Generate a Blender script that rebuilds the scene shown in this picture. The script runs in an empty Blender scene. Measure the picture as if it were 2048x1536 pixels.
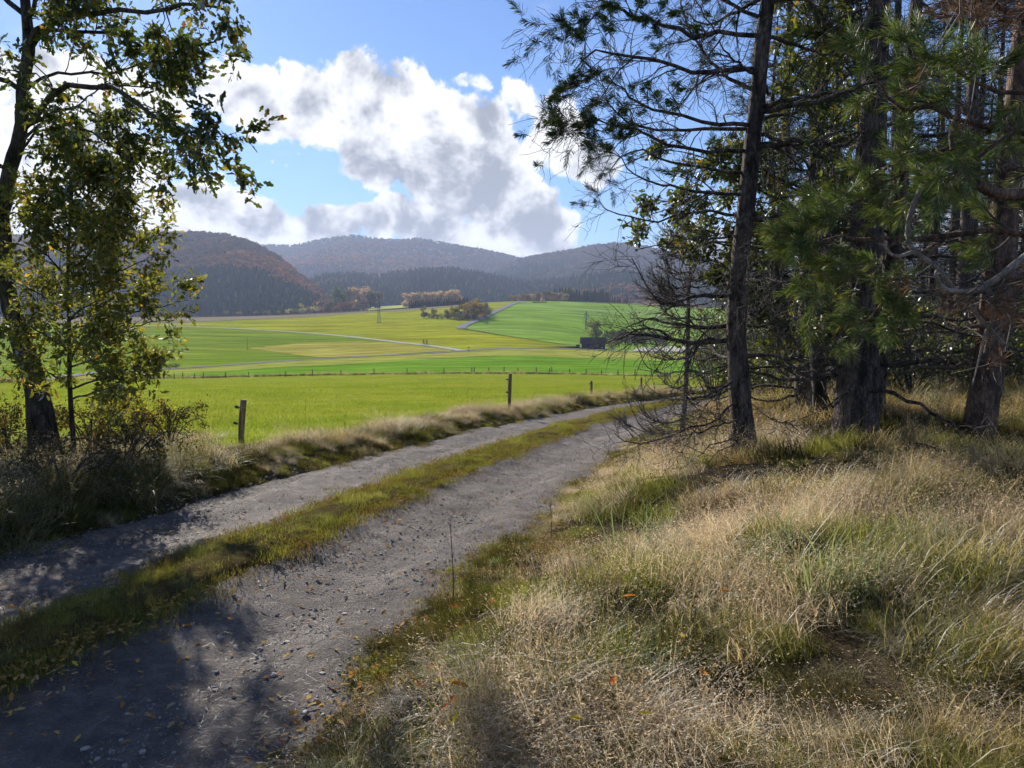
import bpy, math, random
import numpy as np
from mathutils import Vector

random.seed(5)
RNG = np.random.default_rng(11)
SC = bpy.context.scene
COL = SC.collection
rad = math.radians

# ------------------------------------------------------------------ camera
F = 1547.0                      # focal length in pixels of a 2048 wide picture
HOR = 655.0                     # picture row of the horizon
TILT = math.atan((768 - HOR) / F)
CAM = np.array([0.0, 0.0, 1.62])
cd = bpy.data.cameras.new('camera')
cd.sensor_width = 36.0
cd.lens = 36.0 * F / 2048.0
cd.clip_start = 0.05
cd.clip_end = 20000
cam = bpy.data.objects.new('camera', cd)
COL.objects.link(cam)
cam.location = CAM
cam.rotation_euler = (rad(90) - TILT, 0, 0)
SC.camera = cam
FWD = np.array([0, math.cos(TILT), -math.sin(TILT)])
UP = np.array([0, math.sin(TILT), math.cos(TILT)])


def ray(px, py):
    return FWD + np.array([1.0, 0, 0]) * (px - 1024) / F + UP * (768 - py) / F


def at(px, py, y):
    r = ray(px, py)
    return CAM + r * (y / r[1])


# ------------------------------------------------------------------ light
SUN_AZ, SUN_EL = rad(-27), rad(27)      # azimuth from +Y towards +X
SC.view_settings.view_transform = 'Standard'
SC.view_settings.look = 'None'
SC.view_settings.gamma = 1.0
SC.view_settings.exposure = 0.82
SC.cycles.use_denoising = True
SC.cycles.max_bounces = 5
SC.cycles.diffuse_bounces = 2
SC.cycles.glossy_bounces = 2
SC.cycles.transmission_bounces = 2
SC.cycles.volume_bounces = 0
SC.cycles.transparent_max_bounces = 5
SC.cycles.use_adaptive_sampling = True
SC.cycles.adaptive_threshold = 0.03
SC.cycles.adaptive_min_samples = 16

sl = bpy.data.lights.new('sun', 'SUN')
sl.energy = 5.0
sl.angle = rad(0.55)
sl.color = (1.0, 0.93, 0.82)
sun = bpy.data.objects.new('sun', sl)
COL.objects.link(sun)
sd = Vector((math.sin(SUN_AZ) * math.cos(SUN_EL), math.cos(SUN_AZ) * math.cos(SUN_EL), math.sin(SUN_EL)))
sun.rotation_euler = sd.to_track_quat('Z', 'Y').to_euler()
sun.location = sd * 60

W = bpy.data.worlds.new('World')
SC.world = W
W.use_nodes = True
W.cycles.sampling_method = 'MANUAL'
W.cycles.sample_map_resolution = 512
wt = W.node_tree
wt.nodes.clear()


class NT:
    """small helper to write shader node trees"""

    def __init__(self, tree):
        self.t = tree

    def n(self, typ, ins=None, **kw):
        nd = self.t.nodes.new(typ)
        for k, v in kw.items():
            setattr(nd, k, v)
        for k, v in (ins or {}).items():
            s = nd.inputs[k]
            if isinstance(v, bpy.types.NodeSocket):
                self.t.links.new(v, s)
            else:
                s.default_value = v
        return nd

    def m(self, op, a, b=0.0, c=None, clamp=False):
        ins = {0: a, 1: b}
        if c is not None:
            ins[2] = c
        return self.n('ShaderNodeMath', ins, operation=op, use_clamp=clamp).outputs[0]

    def smooth(self, v, lo, hi, a=0.0, b=1.0):
        return self.n('ShaderNodeMapRange', {0: v, 1: lo, 2: hi, 3: a, 4: b}, interpolation_type='SMOOTHSTEP').outputs[0]

    def mix(self, f, a, b, blend='MIX'):
        nd = self.n('ShaderNodeMix', data_type='RGBA', blend_type=blend)
        for i, v in ((0, f), (6, a), (7, b)):
            s = nd.inputs[i]
            if isinstance(v, bpy.types.NodeSocket):
                self.t.links.new(v, s)
            else:
                s.default_value = (*v, 1) if isinstance(v, tuple) and len(v) == 3 else v
        return nd.outputs[2]

    def noise(self, vec, scale, detail=4, rough=0.55, dist=0.0, out=0):
        ins = {'Scale': scale, 'Detail': detail, 'Roughness': rough, 'Distortion': dist}
        if vec is not None:
            ins['Vector'] = vec
        return self.n('ShaderNodeTexNoise', ins).outputs[out]

    def ramp(self, f, stops):
        nd = self.n('ShaderNodeValToRGB', {0: f})
        el = nd.color_ramp.elements
        while len(el) < len(stops):
            el.new(0.5)
        for e, (p, c) in zip(el, stops):
            e.position = p
            e.color = (*c, 1)
        return nd.outputs[0]

    def scale(self, v, s):
        return self.n('ShaderNodeVectorMath', {0: v, 1: s}, operation='MULTIPLY').outputs[0]


def build_sky():
    t = NT(wt)
    sky = t.n('ShaderNodeTexSky', sky_type='NISHITA', sun_disc=False, sun_elevation=SUN_EL,
              sun_rotation=SUN_AZ, altitude=400, air_density=1.0, dust_density=0.15, ozone_density=3.0)
    d = t.n('ShaderNodeTexCoord').outputs['Generated']
    sep = t.n('ShaderNodeSeparateXYZ', {0: d})
    x, y, z = sep.outputs
    az = t.m('ARCTAN2', x, y)
    el = t.m('ARCSINE', z)
    # warp the cloud outlines
    warp = t.noise(d, 5.0, 3, 0.6, out=1)
    ws = t.n('ShaderNodeSeparateXYZ', {0: warp})
    azw = t.m('ADD', az, t.m('MULTIPLY', t.m('SUBTRACT', ws.outputs[0], 0.5), 0.11))
    elw = t.m('ADD', el, t.m('MULTIPLY', t.m('SUBTRACT', ws.outputs[1], 0.5), 0.09))
    vec = t.n('ShaderNodeCombineXYZ', {0: azw, 1: elw, 2: 0.0}).outputs[0]
    # cumulus bodies: centre and half axes in picture pixels, rotation, weight
    B = [(440, 185, 110, 52, 18, .9), (540, 215, 140, 62, 16, 1.0), (650, 235, 130, 85, 20, 1.1), (705, 165, 80, 62, 0, .95), (760, 260, 170, 110, 28, 1.3),
         (850, 235, 120, 90, 22, 1.2), (890, 320, 190, 115, 26, 1.5), (960, 290, 90, 80, 30, 1.2), (1000, 390, 180, 95, 24, 1.4), (1105, 440, 90, 62, 20, 1.2),
         (1040, 215, 75, 44, 35, .95), (1100, 270, 100, 60, 40, 1.0), (1170, 325, 85, 46, 10, .95), (945, 170, 40, 22, 30, .5),
         (420, 395, 130, 46, 6, 1.1), (360, 455, 170, 50, 0, 1.1), (500, 445, 120, 44, 4, 1.1), (640, 440, 90, 40, 4, 1.1), (770, 440, 120, 44, 4, 1.1),
         (920, 475, 190, 42, 3, 1.2), (1080, 485, 120, 30, 0, .95), (1215, 485, 60, 16, 0, .6), (440, 345, 22, 14, 20, .5), (585, 330, 26, 9, 15, .35),
         (120, 330, 190, 150, 0, 1.1), (60, 180, 130, 80, 0, .8), (290, 200, 100, 60, 10, .8),
         (1480, 480, 200, 60, 0, .9), (1660, 420, 160, 60, 0, .8), (1900, 450, 260, 60, 0, .8), (-300, 350, 330, 150, 8, 1)]
    D = None
    for px, py, a, b, rot, w in B:
        r = ray(px, py)
        r = r / np.linalg.norm(r)
        ca, ce = math.atan2(r[0], r[1]), math.asin(r[2])
        # picture y runs down, elevation up
        mp = t.n('ShaderNodeMapping', {'Vector': vec, 'Location': (ca, ce, 0), 'Rotation': (0, 0, -rad(rot)), 'Scale': (a / F, b / F, 1)}, vector_type='TEXTURE').outputs[0]
        e = t.n('ShaderNodeVectorMath', {0: mp, 1: mp}, operation='DOT_PRODUCT').outputs['Value']
        v = t.m('MULTIPLY_ADD', e, -0.75 * w, w)
        D = v if D is None else t.n('ShaderNodeMath', {0: D, 1: v, 2: 0.25}, operation='SMOOTH_MAX').outputs[0]
    D = t.m('MAXIMUM', D, -1.2)
    # the rest of the sky carries the same broken cumulus
    gen = t.m('SUBTRACT', t.m('MULTIPLY', t.noise(d, 2.2, 3, 0.5), 4.2), 2.1)
    outside = t.smooth(t.m('ABSOLUTE', az), 0.75, 0.95)
    gen = t.m('SUBTRACT', gen, t.smooth(el, 0.45, 1.0, 0.0, 1.0))
    D = t.n('ShaderNodeMix', {0: outside, 2: D, 3: gen}, data_type='FLOAT').outputs[0]
    # billowing edges
    n1 = t.noise(d, 12.0, 7, 0.6, 0.25)
    n2 = t.noise(d, 34.0, 5, 0.62, 0.4)
    dens = t.m('ADD', D, t.m('ADD', t.m('MULTIPLY', t.m('SUBTRACT', n1, 0.5), 2.1), t.m('MULTIPLY', t.m('SUBTRACT', n2, 0.5), 1.0)))
    alpha = t.smooth(dens, 0.34, 0.6)
    # thick parts are greyer, thin rims and the sides towards the sun stay white
    n1b = t.noise(t.n('ShaderNodeVectorMath', {0: d, 1: (sd.x * 0.03, sd.y * 0.03, sd.z * 0.03 + 0.022)}, operation='ADD').outputs[0], 12.0, 4, 0.6, 0.25)
    lit = t.m('MULTIPLY', t.m('SUBTRACT', n1, n1b), 3.2)
    n3 = t.noise(d, 7.0, 5, 0.6, 0.5)
    core = t.m('ADD', t.m('SUBTRACT', t.m('MULTIPLY', dens, 0.55), lit), t.m('MULTIPLY', t.m('SUBTRACT', n3, 0.5), 2.6))
    grey = t.smooth(core, 0.16, 1.05)
    cc = t.mix(grey, (8.2, 8.2, 8.25), (2.7, 2.9, 3.3))
    wisp = t.m('MULTIPLY', t.smooth(t.noise(t.scale(d, (1, 1, 3)), 7.0, 4, 0.65, 0.6), 0.56, 0.8), 0.25)
    skyc = t.mix(wisp, t.mix(1.0, sky.outputs[0], (0.6, 0.75, 0.98), 'MULTIPLY'), (6.5, 6.8, 7.4))
    col = t.mix(alpha, skyc, cc)
    bg = t.n('ShaderNodeBackground', {0: col, 1: 0.083})
    o = t.n('ShaderNodeOutputWorld')
    wt.links.new(bg.outputs[0], o.inputs[0])


build_sky()


# ------------------------------------------------------------------ helpers
def sstep(a, b, x):
    t = np.clip((np.asarray(x, float) - a) / (b - a), 0, 1)
    return t * t * (3 - 2 * t)


def vnoise(x, y, seed=0):
    x = np.asarray(x, float)
    y = np.asarray(y, float)
    xi, yi = np.floor(x), np.floor(y)
    xf, yf = x - xi, y - yi
    u, v = xf * xf * (3 - 2 * xf), yf * yf * (3 - 2 * yf)

    def hsh(a, b):
        s = np.sin(a * 127.1 + b * 311.7 + seed * 74.7) * 43758.5453
        return s - np.floor(s)
    return (hsh(xi, yi) * (1 - u) * (1 - v) + hsh(xi + 1, yi) * u * (1 - v) + hsh(xi, yi + 1) * (1 - u) * v + hsh(xi + 1, yi + 1) * u * v) * 2 - 1


def fbm(x, y, seed=0, oct=4):
    s, a = 0, 0.5
    for i in range(oct):
        s = s + a * vnoise(np.asarray(x) * 2 ** i, np.asarray(y) * 2 ** i, seed + i * 13)
        a *= 0.5
    return s


def norm(v):
    return v / np.maximum(np.linalg.norm(v, axis=-1, keepdims=True), 1e-9)


class MB:
    """collects polygons and links them as ONE mesh object"""

    def __init__(self):
        self.v, self.f, self.n = [], [], 0

    def add(self, v, faces):
        v = np.asarray(v, float).reshape(-1, 3)
        for f in (faces if isinstance(faces, (list, tuple)) and len(faces) and isinstance(faces[0], np.ndarray) and faces[0].ndim == 2 else [np.asarray(faces)]):
            if len(f):
                self.f.append(f + self.n)
        self.v.append(v)
        self.n += len(v)
        return self

    def box(self, x0, x1, y0, y1, z0, z1):
        v = [(x, y, z) for z in (z0, z1) for y in (y0, y1) for x in (x0, x1)]
        return self.add(v, np.array([(0, 2, 3, 1), (4, 5, 7, 6), (0, 1, 5, 4), (2, 6, 7, 3), (0, 4, 6, 2), (1, 3, 7, 5)]))

    def tubes(self, P, R, s=5, cap=True):
        P = np.asarray(P, float)
        R = np.asarray(R, float)
        if P.ndim == 2:
            P, R = P[None], R[None]
        m, k, _ = P.shape
        if m == 0:
            return self
        T = norm(np.gradient(P, axis=1))
        mean = norm(P[:, -1] - P[:, 0] + 1e-6)
        ref = np.where(np.abs(mean[:, 2:3]) > 0.8, np.array([[1.0, 0.1, 0]]), np.array([[0.05, 0.1, 1.0]]))
        u = norm(ref[:, None] - T * np.sum(ref[:, None] * T, -1, keepdims=True))
        w = np.cross(T, u)
        a = np.arange(s) / s * 2 * math.pi
        V = P[:, :, None] + R[:, :, None, None] * (u[:, :, None] * np.cos(a)[None, None, :, None] + w[:, :, None] * np.sin(a)[None, None, :, None])
        i = np.arange(m)[:, None, None] * k * s
        j = np.arange(k - 1)[None, :, None] * s
        q = np.arange(s)[None, None, :]
        q1 = (q + 1) % s
        fc = np.stack([i + j + q, i + j + q1, i + j + s + q1, i + j + s + q], -1).reshape(-1, 4)
        fl = [fc]
        if cap:
            fl.append((np.arange(m)[:, None] * k * s + (k - 1) * s + np.arange(s)[None]).reshape(m, s))
        return self.add(V, fl)

    def mesh(self, name, mat=None, smooth=False):
        me = bpy.data.meshes.new(name)
        V = np.concatenate(self.v).astype(np.float32) if self.v else np.zeros((0, 3), np.float32)
        sizes = np.concatenate([np.full(len(f), f.shape[1], np.int32) for f in self.f])
        loops = np.concatenate([f.reshape(-1) for f in self.f]).astype(np.int32)
        me.vertices.add(len(V))
        me.vertices.foreach_set('co', V.reshape(-1))
        me.loops.add(len(loops))
        me.loops.foreach_set('vertex_index', loops)
        me.polygons.add(len(sizes))
        st = np.concatenate([[0], np.cumsum(sizes)[:-1]]).astype(np.int32)
        me.polygons.foreach_set('loop_start', st)
        if smooth:
            me.polygons.foreach_set('use_smooth', np.ones(len(sizes), bool))
        me.update(calc_edges=True)
        me.validate()
        if mat:
            me.materials.append(mat)
        return me

    def build(self, name, mat=None, parent=None, smooth=False, **props):
        return link(name, self.mesh(name, mat, smooth), parent, **props)


def link(name, data, parent=None, **props):
    o = bpy.data.objects.new(name, data)
    COL.objects.link(o)
    if parent is not None:
        o.parent = parent
    for k, v in props.items():
        o[k] = v
    return o


def thing(name, loc, label, category, group=None, rotz=0.0):
    o = link(name, None)
    o.empty_display_size = 0.2
    o.location = loc
    o.rotation_euler = (0, 0, rotz)
    o['label'] = label
    o['category'] = category
    if group:
        o['group'] = group
    return o


def local(P, root):
    return np.asarray(P) - np.array(root.location)


def resample(pts, k):
    """Catmull-Rom through the points, k samples"""
    pts = np.asarray(pts, float)
    n = len(pts)
    e = np.concatenate([[2 * pts[0] - pts[1]], pts, [2 * pts[-1] - pts[-2]]])
    s = np.linspace(0, n - 1, k)
    i = np.minimum(s.astype(int), n - 2)
    t = (s - i)[:, None]
    p0, p1, p2, p3 = e[i], e[i + 1], e[i + 2], e[i + 3]
    return 0.5 * (2 * p1 + (p2 - p0) * t + (2 * p0 - 5 * p1 + 4 * p2 - p3) * t ** 2 + (3 * p1 - p0 - 3 * p2 + p3) * t ** 3)


# ------------------------------------------------------------------ materials
def new_mat(name):
    m = bpy.data.materials.new(name)
    m.use_nodes = True
    m.node_tree.nodes.clear()
    return m, NT(m.node_tree)


def finish(m, t, shader):
    o = t.n('ShaderNodeOutputMaterial')
    m.node_tree.links.new(shader, o.inputs[0])
    return m


def mat_leaf(name, stops, trans=0.45, gloss=0.0, rough=0.5, source='island', patch=None, pscale=0.4, pmix=0.6, tcol=None):
    """thin leaves: diffuse + translucent + a little gloss"""
    m, t = new_mat(name)
    geo = t.n('ShaderNodeNewGeometry')
    if source == 'island':
        r = geo.outputs['Random Per Island']
    elif source == 'object':
        r = t.n('ShaderNodeObjectInfo').outputs['Random']
    elif source == 'both':
        r = t.m('ADD', t.m('MULTIPLY', geo.outputs['Random Per Island'], 0.5), t.m('MULTIPLY', t.n('ShaderNodeObjectInfo').outputs['Random'], 0.5))
    else:
        r = t.noise(geo.outputs['Position'], pscale, 3)
    c = t.ramp(r, stops)
    if source == 'color':
        oi = t.n('ShaderNodeObjectInfo')
        v = t.m('ADD', 0.65, t.m('MULTIPLY', geo.outputs['Random Per Island'], 0.7))
        c = t.n('ShaderNodeVectorMath', {0: oi.outputs['Color'], 3: v}, operation='SCALE').outputs[0]
    if patch:
        pn = t.noise(geo.outputs['Position'], pscale, 3, 0.6)
        c = t.mix(t.m('MULTIPLY', t.smooth(pn, 0.4, 0.62), pmix), c, patch)
    df = t.n('ShaderNodeBsdfDiffuse', {0: c})
    tc = t.mix(1.0, c, tcol or (1.25, 1.2, 0.7), 'MULTIPLY')
    tr = t.n('ShaderNodeBsdfTranslucent', {0: tc})
    a = t.n('ShaderNodeMixShader', {0: trans, 1: df.outputs[0], 2: tr.outputs[0]})
    if gloss <= 0:
        return finish(m, t, a.outputs[0])
    gl = t.n('ShaderNodeBsdfGlossy', {0: (0.9, 0.95, 1, 1), 1: rough})
    fr = t.n('ShaderNodeFresnel', {0: 1.4})
    b = t.n('ShaderNodeMixShader', {0: t.m('MULTIPLY', fr.outputs[0], gloss * 4, clamp=True), 1: a.outputs[0], 2: gl.outputs[0]})
    return finish(m, t, b.outputs[0])


def mat_bark(name, c1, c2, scale=9.0, stretch=0.22, bump=0.6, moss=None):
    m, t = new_mat(name)
    tc = t.n('ShaderNodeTexCoord').outputs['Object']
    v = t.scale(tc, (1, 1, stretch))
    n1 = t.noise(v, scale, 6, 0.65, 0.6)
    vw = t.n('ShaderNodeVectorMath', {0: v, 1: t.scale(t.noise(v, scale * 1.3, 3, out=1), (0.08, 0.08, 0.08))}, operation='ADD').outputs[0]
    vo = t.n('ShaderNodeTexVoronoi', {'Vector': vw, 'Scale': scale * 3.0}, feature='DISTANCE_TO_EDGE').outputs[0]
    plates = t.smooth(vo, 0.0, 0.3, 0.45, 1.0)
    f = t.m('MULTIPLY', plates, t.smooth(n1, 0.3, 0.75))
    c = t.ramp(f, [(0.05, c1), (0.6, c2)])
    if moss:
        c = t.mix(t.smooth(t.noise(tc, 3.0, 5), 0.52, 0.68), c, moss)
    bp = t.n('ShaderNodeBump', {'Strength': bump, 'Distance': 0.03, 'Height': f})
    p = t.n('ShaderNodeBsdfPrincipled', {'Base Color': c, 'Roughness': 0.9, 'Normal': bp.outputs[0], 'Specular IOR Level': 0.2})
    return finish(m, t, p.outputs[0])


def mat_ground(name, stops, scale=1.0, detail=8, stretch=(1, 1, 1), bump=0.3, bscale=None, dist=0.05, patch=None, pscale=0.02, pmix=0.6, rough=0.95, rot=0.0, fine=None, spec=0.0, mottle=None, rows=None):
    m, t = new_mat(name)
    tc = t.n('ShaderNodeTexCoord').outputs['Object']
    if rot:
        tc = t.n('ShaderNodeVectorRotate', {'Vector': tc, 'Angle': rot}, rotation_type='Z_AXIS').outputs[0]
    v = t.scale(tc, stretch)
    n1 = t.noise(v, scale, detail, 0.62, 0.2)
    c = t.ramp(n1, stops)
    if patch:
        c = t.mix(t.m('MULTIPLY', t.smooth(t.noise(v, pscale, 4, 0.6), 0.42, 0.6), pmix), c, patch)
    if mottle:
        mo = t.smooth(t.noise(v, mottle, 5, 0.7, 0.5), 0.3, 0.7, 0.64, 1.28)
        if rows:
            wv = t.n('ShaderNodeTexWave', {'Vector': tc, 'Scale': rows, 'Distortion': 1.5, 'Detail': 2.0, 'Detail Scale': 0.6}, wave_type='BANDS', bands_direction='Y').outputs['Fac']
            mo = t.m('MULTIPLY', mo, t.smooth(wv, 0.1, 0.9, 0.87, 1.1))
        c = t.n('ShaderNodeVectorMath', {0: c, 3: mo}, operation='SCALE').outputs[0]
    if fine:
        c = t.mix(t.smooth(t.noise(tc, fine[0], 4, 0.7), 0.45, 0.7), c, fine[1])
    nb = t.noise(tc, bscale or scale * 4, 6, 0.7)
    bp = t.n('ShaderNodeBump', {'Strength': bump, 'Distance': dist, 'Height': nb})
    p = t.n('ShaderNodeBsdfPrincipled', {'Base Color': c, 'Roughness': rough, 'Normal': bp.outputs[0], 'Specular IOR Level': spec})
    return finish(m, t, p.outputs[0])


def mat_plain(name, c, rough=0.7, metal=0.0, var=0.3, scale=6.0):
    m, t = new_mat(name)
    tc = t.n('ShaderNodeTexCoord').outputs['Object']
    n = t.noise(tc, scale, 5, 0.6)
    cc = t.ramp(n, [(0.25, tuple(x * (1 - var) for x in c)), (0.75, tuple(min(1, x * (1 + var)) for x in c))])
    p = t.n('ShaderNodeBsdfPrincipled', {'Base Color': cc, 'Roughness': rough, 'Metallic': metal})
    return finish(m, t, p.outputs[0])


M = {}
M['soil'] = mat_ground('forest_soil', [(0.3, (0.03, 0.024, 0.016)), (0.5, (0.075, 0.058, 0.034)), (0.7, (0.11, 0.1, 0.045))], scale=3.0, bump=0.8, bscale=30, fine=(60, (0.14, 0.11, 0.07)))
M['road'] = mat_ground('gravel_track', [(0.3, (0.095, 0.079, 0.071)), (0.48, (0.165, 0.14, 0.126)), (0.7, (0.235, 0.202, 0.18))], scale=1.6, bump=1.0, bscale=55, dist=0.035, fine=(90, (0.1, 0.087, 0.08)), rough=0.85, spec=0.2, mottle=7.0)
M['strip'] = mat_ground('mossy_strip', [(0.3, (0.07, 0.05, 0.03)), (0.52, (0.12, 0.095, 0.04)), (0.62, (0.15, 0.14, 0.045)), (0.78, (0.2, 0.15, 0.08))], scale=7.0, bump=0.9, bscale=60)
M['meadow'] = mat_ground('near_meadow', [(0.3, (0.19, 0.225, 0.03)), (0.5, (0.25, 0.27, 0.04)), (0.7, (0.33, 0.31, 0.07))], scale=0.55, stretch=(1, 0.6, 1), bump=0.6, bscale=6, dist=0.08, patch=(0.27, 0.25, 0.06), pscale=0.06, pmix=0.5, fine=(9, (0.17, 0.25, 0.02)), mottle=0.3, rows=None)
M['green'] = mat_ground('green_crop', [(0.3, (0.1, 0.225, 0.014)), (0.55, (0.14, 0.265, 0.02)), (0.75, (0.2, 0.29, 0.035))], scale=0.12, stretch=(0.25, 1, 1), bump=0.3, bscale=3, dist=0.05, mottle=0.25, rows=0.25)
M['pale'] = mat_ground('pale_meadow', [(0.3, (0.25, 0.27, 0.04)), (0.55, (0.32, 0.32, 0.06)), (0.75, (0.38, 0.35, 0.09))], scale=0.1, stretch=(0.3, 1, 1), bump=0.3, bscale=2, dist=0.05, patch=(0.22, 0.27, 0.05), pscale=0.05, pmix=0.5, mottle=0.3, rows=0.12)
M['striped'] = mat_ground('striped_field', [(0.3, (0.11, 0.2, 0.012)), (0.5, (0.17, 0.24, 0.018)), (0.68, (0.28, 0.3, 0.04))], scale=0.11, stretch=(0.12, 1.0, 1), bump=0.3, bscale=2, dist=0.05, rot=0.12, mottle=0.3, rows=0.12)
M['tan'] = mat_ground('mown_wedge', [(0.3, (0.27, 0.26, 0.04)), (0.55, (0.34, 0.31, 0.06)), (0.75, (0.38, 0.33, 0.08))], scale=0.08, stretch=(0.3, 1, 1), bump=0.3, bscale=2, dist=0.05, mottle=0.2, rows=0.15)
M['yellow'] = mat_ground('yellow_field', [(0.3, (0.24, 0.27, 0.012)), (0.55, (0.31, 0.31, 0.016)), (0.75, (0.37, 0.34, 0.03))], scale=0.07, stretch=(0.3, 1, 1), bump=0.3, bscale=2, dist=0.05, patch=(0.2, 0.27, 0.03), pscale=0.03, pmix=0.35, mottle=0.12, rows=0.07)
M['hillgreen'] = mat_ground('hill_crop', [(0.3, (0.15, 0.27, 0.02)), (0.55, (0.19, 0.31, 0.03)), (0.75, (0.24, 0.34, 0.05))], scale=0.05, stretch=(0.3, 1, 1), bump=0.3, bscale=2, dist=0.05, rot=-0.2, patch=(0.24, 0.34, 0.09), pscale=0.012, pmix=0.5, mottle=0.1, rows=0.06)
M['brown'] = mat_ground('ploughed', [(0.3, (0.18, 0.15, 0.1)), (0.7, (0.27, 0.23, 0.15))], scale=0.1, stretch=(0.2, 1, 1), bump=0.3, bscale=2)
M['heath'] = mat_ground('heath', [(0.3, (0.15, 0.11, 0.06)), (0.7, (0.3, 0.21, 0.13))], scale=0.15, bump=0.5, bscale=1, dist=0.3)
M['farpale'] = mat_ground('far_pale_field', [(0.3, (0.34, 0.4, 0.1)), (0.7, (0.42, 0.46, 0.15))], scale=0.05, stretch=(0.3, 1, 1), bump=0.1)
M['valley'] = mat_ground('valley_floor', [(0.3, (0.12, 0.16, 0.03)), (0.7, (0.2, 0.22, 0.06))], scale=0.1, bump=0.2)
M['asphalt'] = mat_ground('lane_asphalt', [(0.3, (0.19, 0.19, 0.2)), (0.7, (0.27, 0.27, 0.28))], scale=0.5, bump=0.2, bscale=4, rough=0.7)
M['paleroad'] = mat_ground('gravel_lane', [(0.3, (0.36, 0.35, 0.29)), (0.7, (0.46, 0.44, 0.38))], scale=0.5, bump=0.2, bscale=4)
M['ditch'] = mat_ground('ditch_edge', [(0.3, (0.05, 0.05, 0.02)), (0.7, (0.11, 0.1, 0.04))], scale=0.7, bump=0.4, bscale=3)
M['hill'] = mat_ground('hill_floor', [(0.3, (0.05, 0.04, 0.025)), (0.7, (0.11, 0.08, 0.05))], scale=0.02, bump=0.2)
M['oldpost'] = mat_bark('old_post', (0.03, 0.024, 0.02), (0.12, 0.09, 0.07), 14, 0.15, 0.5)
M['oakbark'] = mat_bark('oak_bark', (0.018, 0.014, 0.012), (0.11, 0.09, 0.075), 8, 0.25, 0.8, moss=(0.07, 0.075, 0.035))
M['pinebark'] = mat_bark('pine_bark', (0.02, 0.015, 0.013), (0.17, 0.13, 0.11), 10, 0.3, 0.9)
M['redbark'] = mat_bark('red_pine_bark', (0.05, 0.03, 0.022), (0.24, 0.15, 0.11), 9, 0.4, 0.7)
M['deadwood'] = mat_bark('dead_wood', (0.06, 0.05, 0.042), (0.24, 0.21, 0.18), 16, 0.5, 0.4)
M['greywood'] = mat_bark('grey_bare_wood', (0.14, 0.11, 0.09), (0.36, 0.29, 0.24), 14, 0.6, 0.5)
M['twig'] = mat_plain('twig_bark', (0.05, 0.042, 0.036), 0.85)
M['deadtwig'] = mat_plain('dead_twig', (0.1, 0.085, 0.07), 0.85)
M['post'] = mat_bark('post_wood', (0.12, 0.08, 0.05), (0.42, 0.29, 0.18), 14, 0.15, 0.5)
M['oakleaf'] = mat_leaf('oak_leaf', [(0.0, (0.04, 0.06, 0.016)), (0.5, (0.075, 0.1, 0.024)), (0.8, (0.12, 0.14, 0.03)), (0.95, (0.26, 0.2, 0.04)), (1.0, (0.18, 0.09, 0.03))], trans=0.55, gloss=0.05)
M['yoleaf'] = mat_leaf('sapling_leaf', [(0.0, (0.07, 0.09, 0.02)), (0.45, (0.14, 0.16, 0.035)), (0.85, (0.24, 0.23, 0.05)), (0.97, (0.45, 0.33, 0.05)), (1.0, (0.24, 0.11, 0.03))], trans=0.55, gloss=0.05)
M['brleaf'] = mat_leaf('bramble_leaf', [(0.0, (0.04, 0.05, 0.015)), (0.5, (0.09, 0.08, 0.03)), (0.8, (0.14, 0.085, 0.035)), (1.0, (0.2, 0.1, 0.04))], trans=0.35)
M['yelleaf'] = mat_leaf('yellow_leaf', [(0.0, (0.1, 0.13, 0.02)), (0.4, (0.28, 0.25, 0.03)), (1.0, (0.55, 0.4, 0.03))], trans=0.5)
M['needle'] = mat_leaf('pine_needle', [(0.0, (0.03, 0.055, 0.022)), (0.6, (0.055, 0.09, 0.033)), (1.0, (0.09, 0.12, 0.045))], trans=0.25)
M['gneedle'] = mat_leaf('fresh_pine_needle', [(0.0, (0.06, 0.1, 0.028)), (0.45, (0.13, 0.2, 0.045)), (0.88, (0.25, 0.31, 0.09)), (0.94, (0.3, 0.2, 0.1)), (1.0, (0.34, 0.24, 0.14))], trans=0.35, gloss=0.05)
M['rneedle'] = mat_leaf('dead_needle', [(0.0, (0.13, 0.075, 0.055)), (0.6, (0.24, 0.14, 0.11)), (1.0, (0.38, 0.27, 0.21))], trans=0.3)
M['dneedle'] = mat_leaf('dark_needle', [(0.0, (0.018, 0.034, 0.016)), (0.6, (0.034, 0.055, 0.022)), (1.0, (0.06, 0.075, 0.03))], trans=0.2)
M['crown'] = mat_leaf('far_crown', [(0, (0, 0, 0)), (1, (1, 1, 1))], trans=0.3, source='color')
M['drygrass'] = mat_leaf('dry_grass', [(0.0, (0.1, 0.07, 0.035)), (0.25, (0.27, 0.19, 0.085)), (0.55, (0.45, 0.33, 0.165)), (1.0, (0.76, 0.62, 0.38))], trans=0.62, gloss=0.02, rough=0.55, source='both', patch=(0.2, 0.2, 0.065), pscale=0.9, pmix=0.75, tcol=(1.1, 1.05, 0.85))
M['palegrass'] = mat_leaf('pale_seed_grass', [(0.0, (0.22, 0.155, 0.085)), (0.4, (0.47, 0.36, 0.22)), (1.0, (0.82, 0.7, 0.5))], trans=0.62, gloss=0.025, rough=0.55, source='both', tcol=(1.05, 1.0, 0.9))
M['greengrass'] = mat_leaf('green_grass', [(0.0, (0.12, 0.14, 0.035)), (0.5, (0.22, 0.24, 0.065)), (1.0, (0.4, 0.37, 0.15))], trans=0.6, source='both')
M['bluegrass'] = mat_leaf('bluish_grass', [(0.0, (0.13, 0.17, 0.1)), (0.6, (0.22, 0.27, 0.16)), (1.0, (0.34, 0.36, 0.22))], trans=0.4, source='both')
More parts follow.
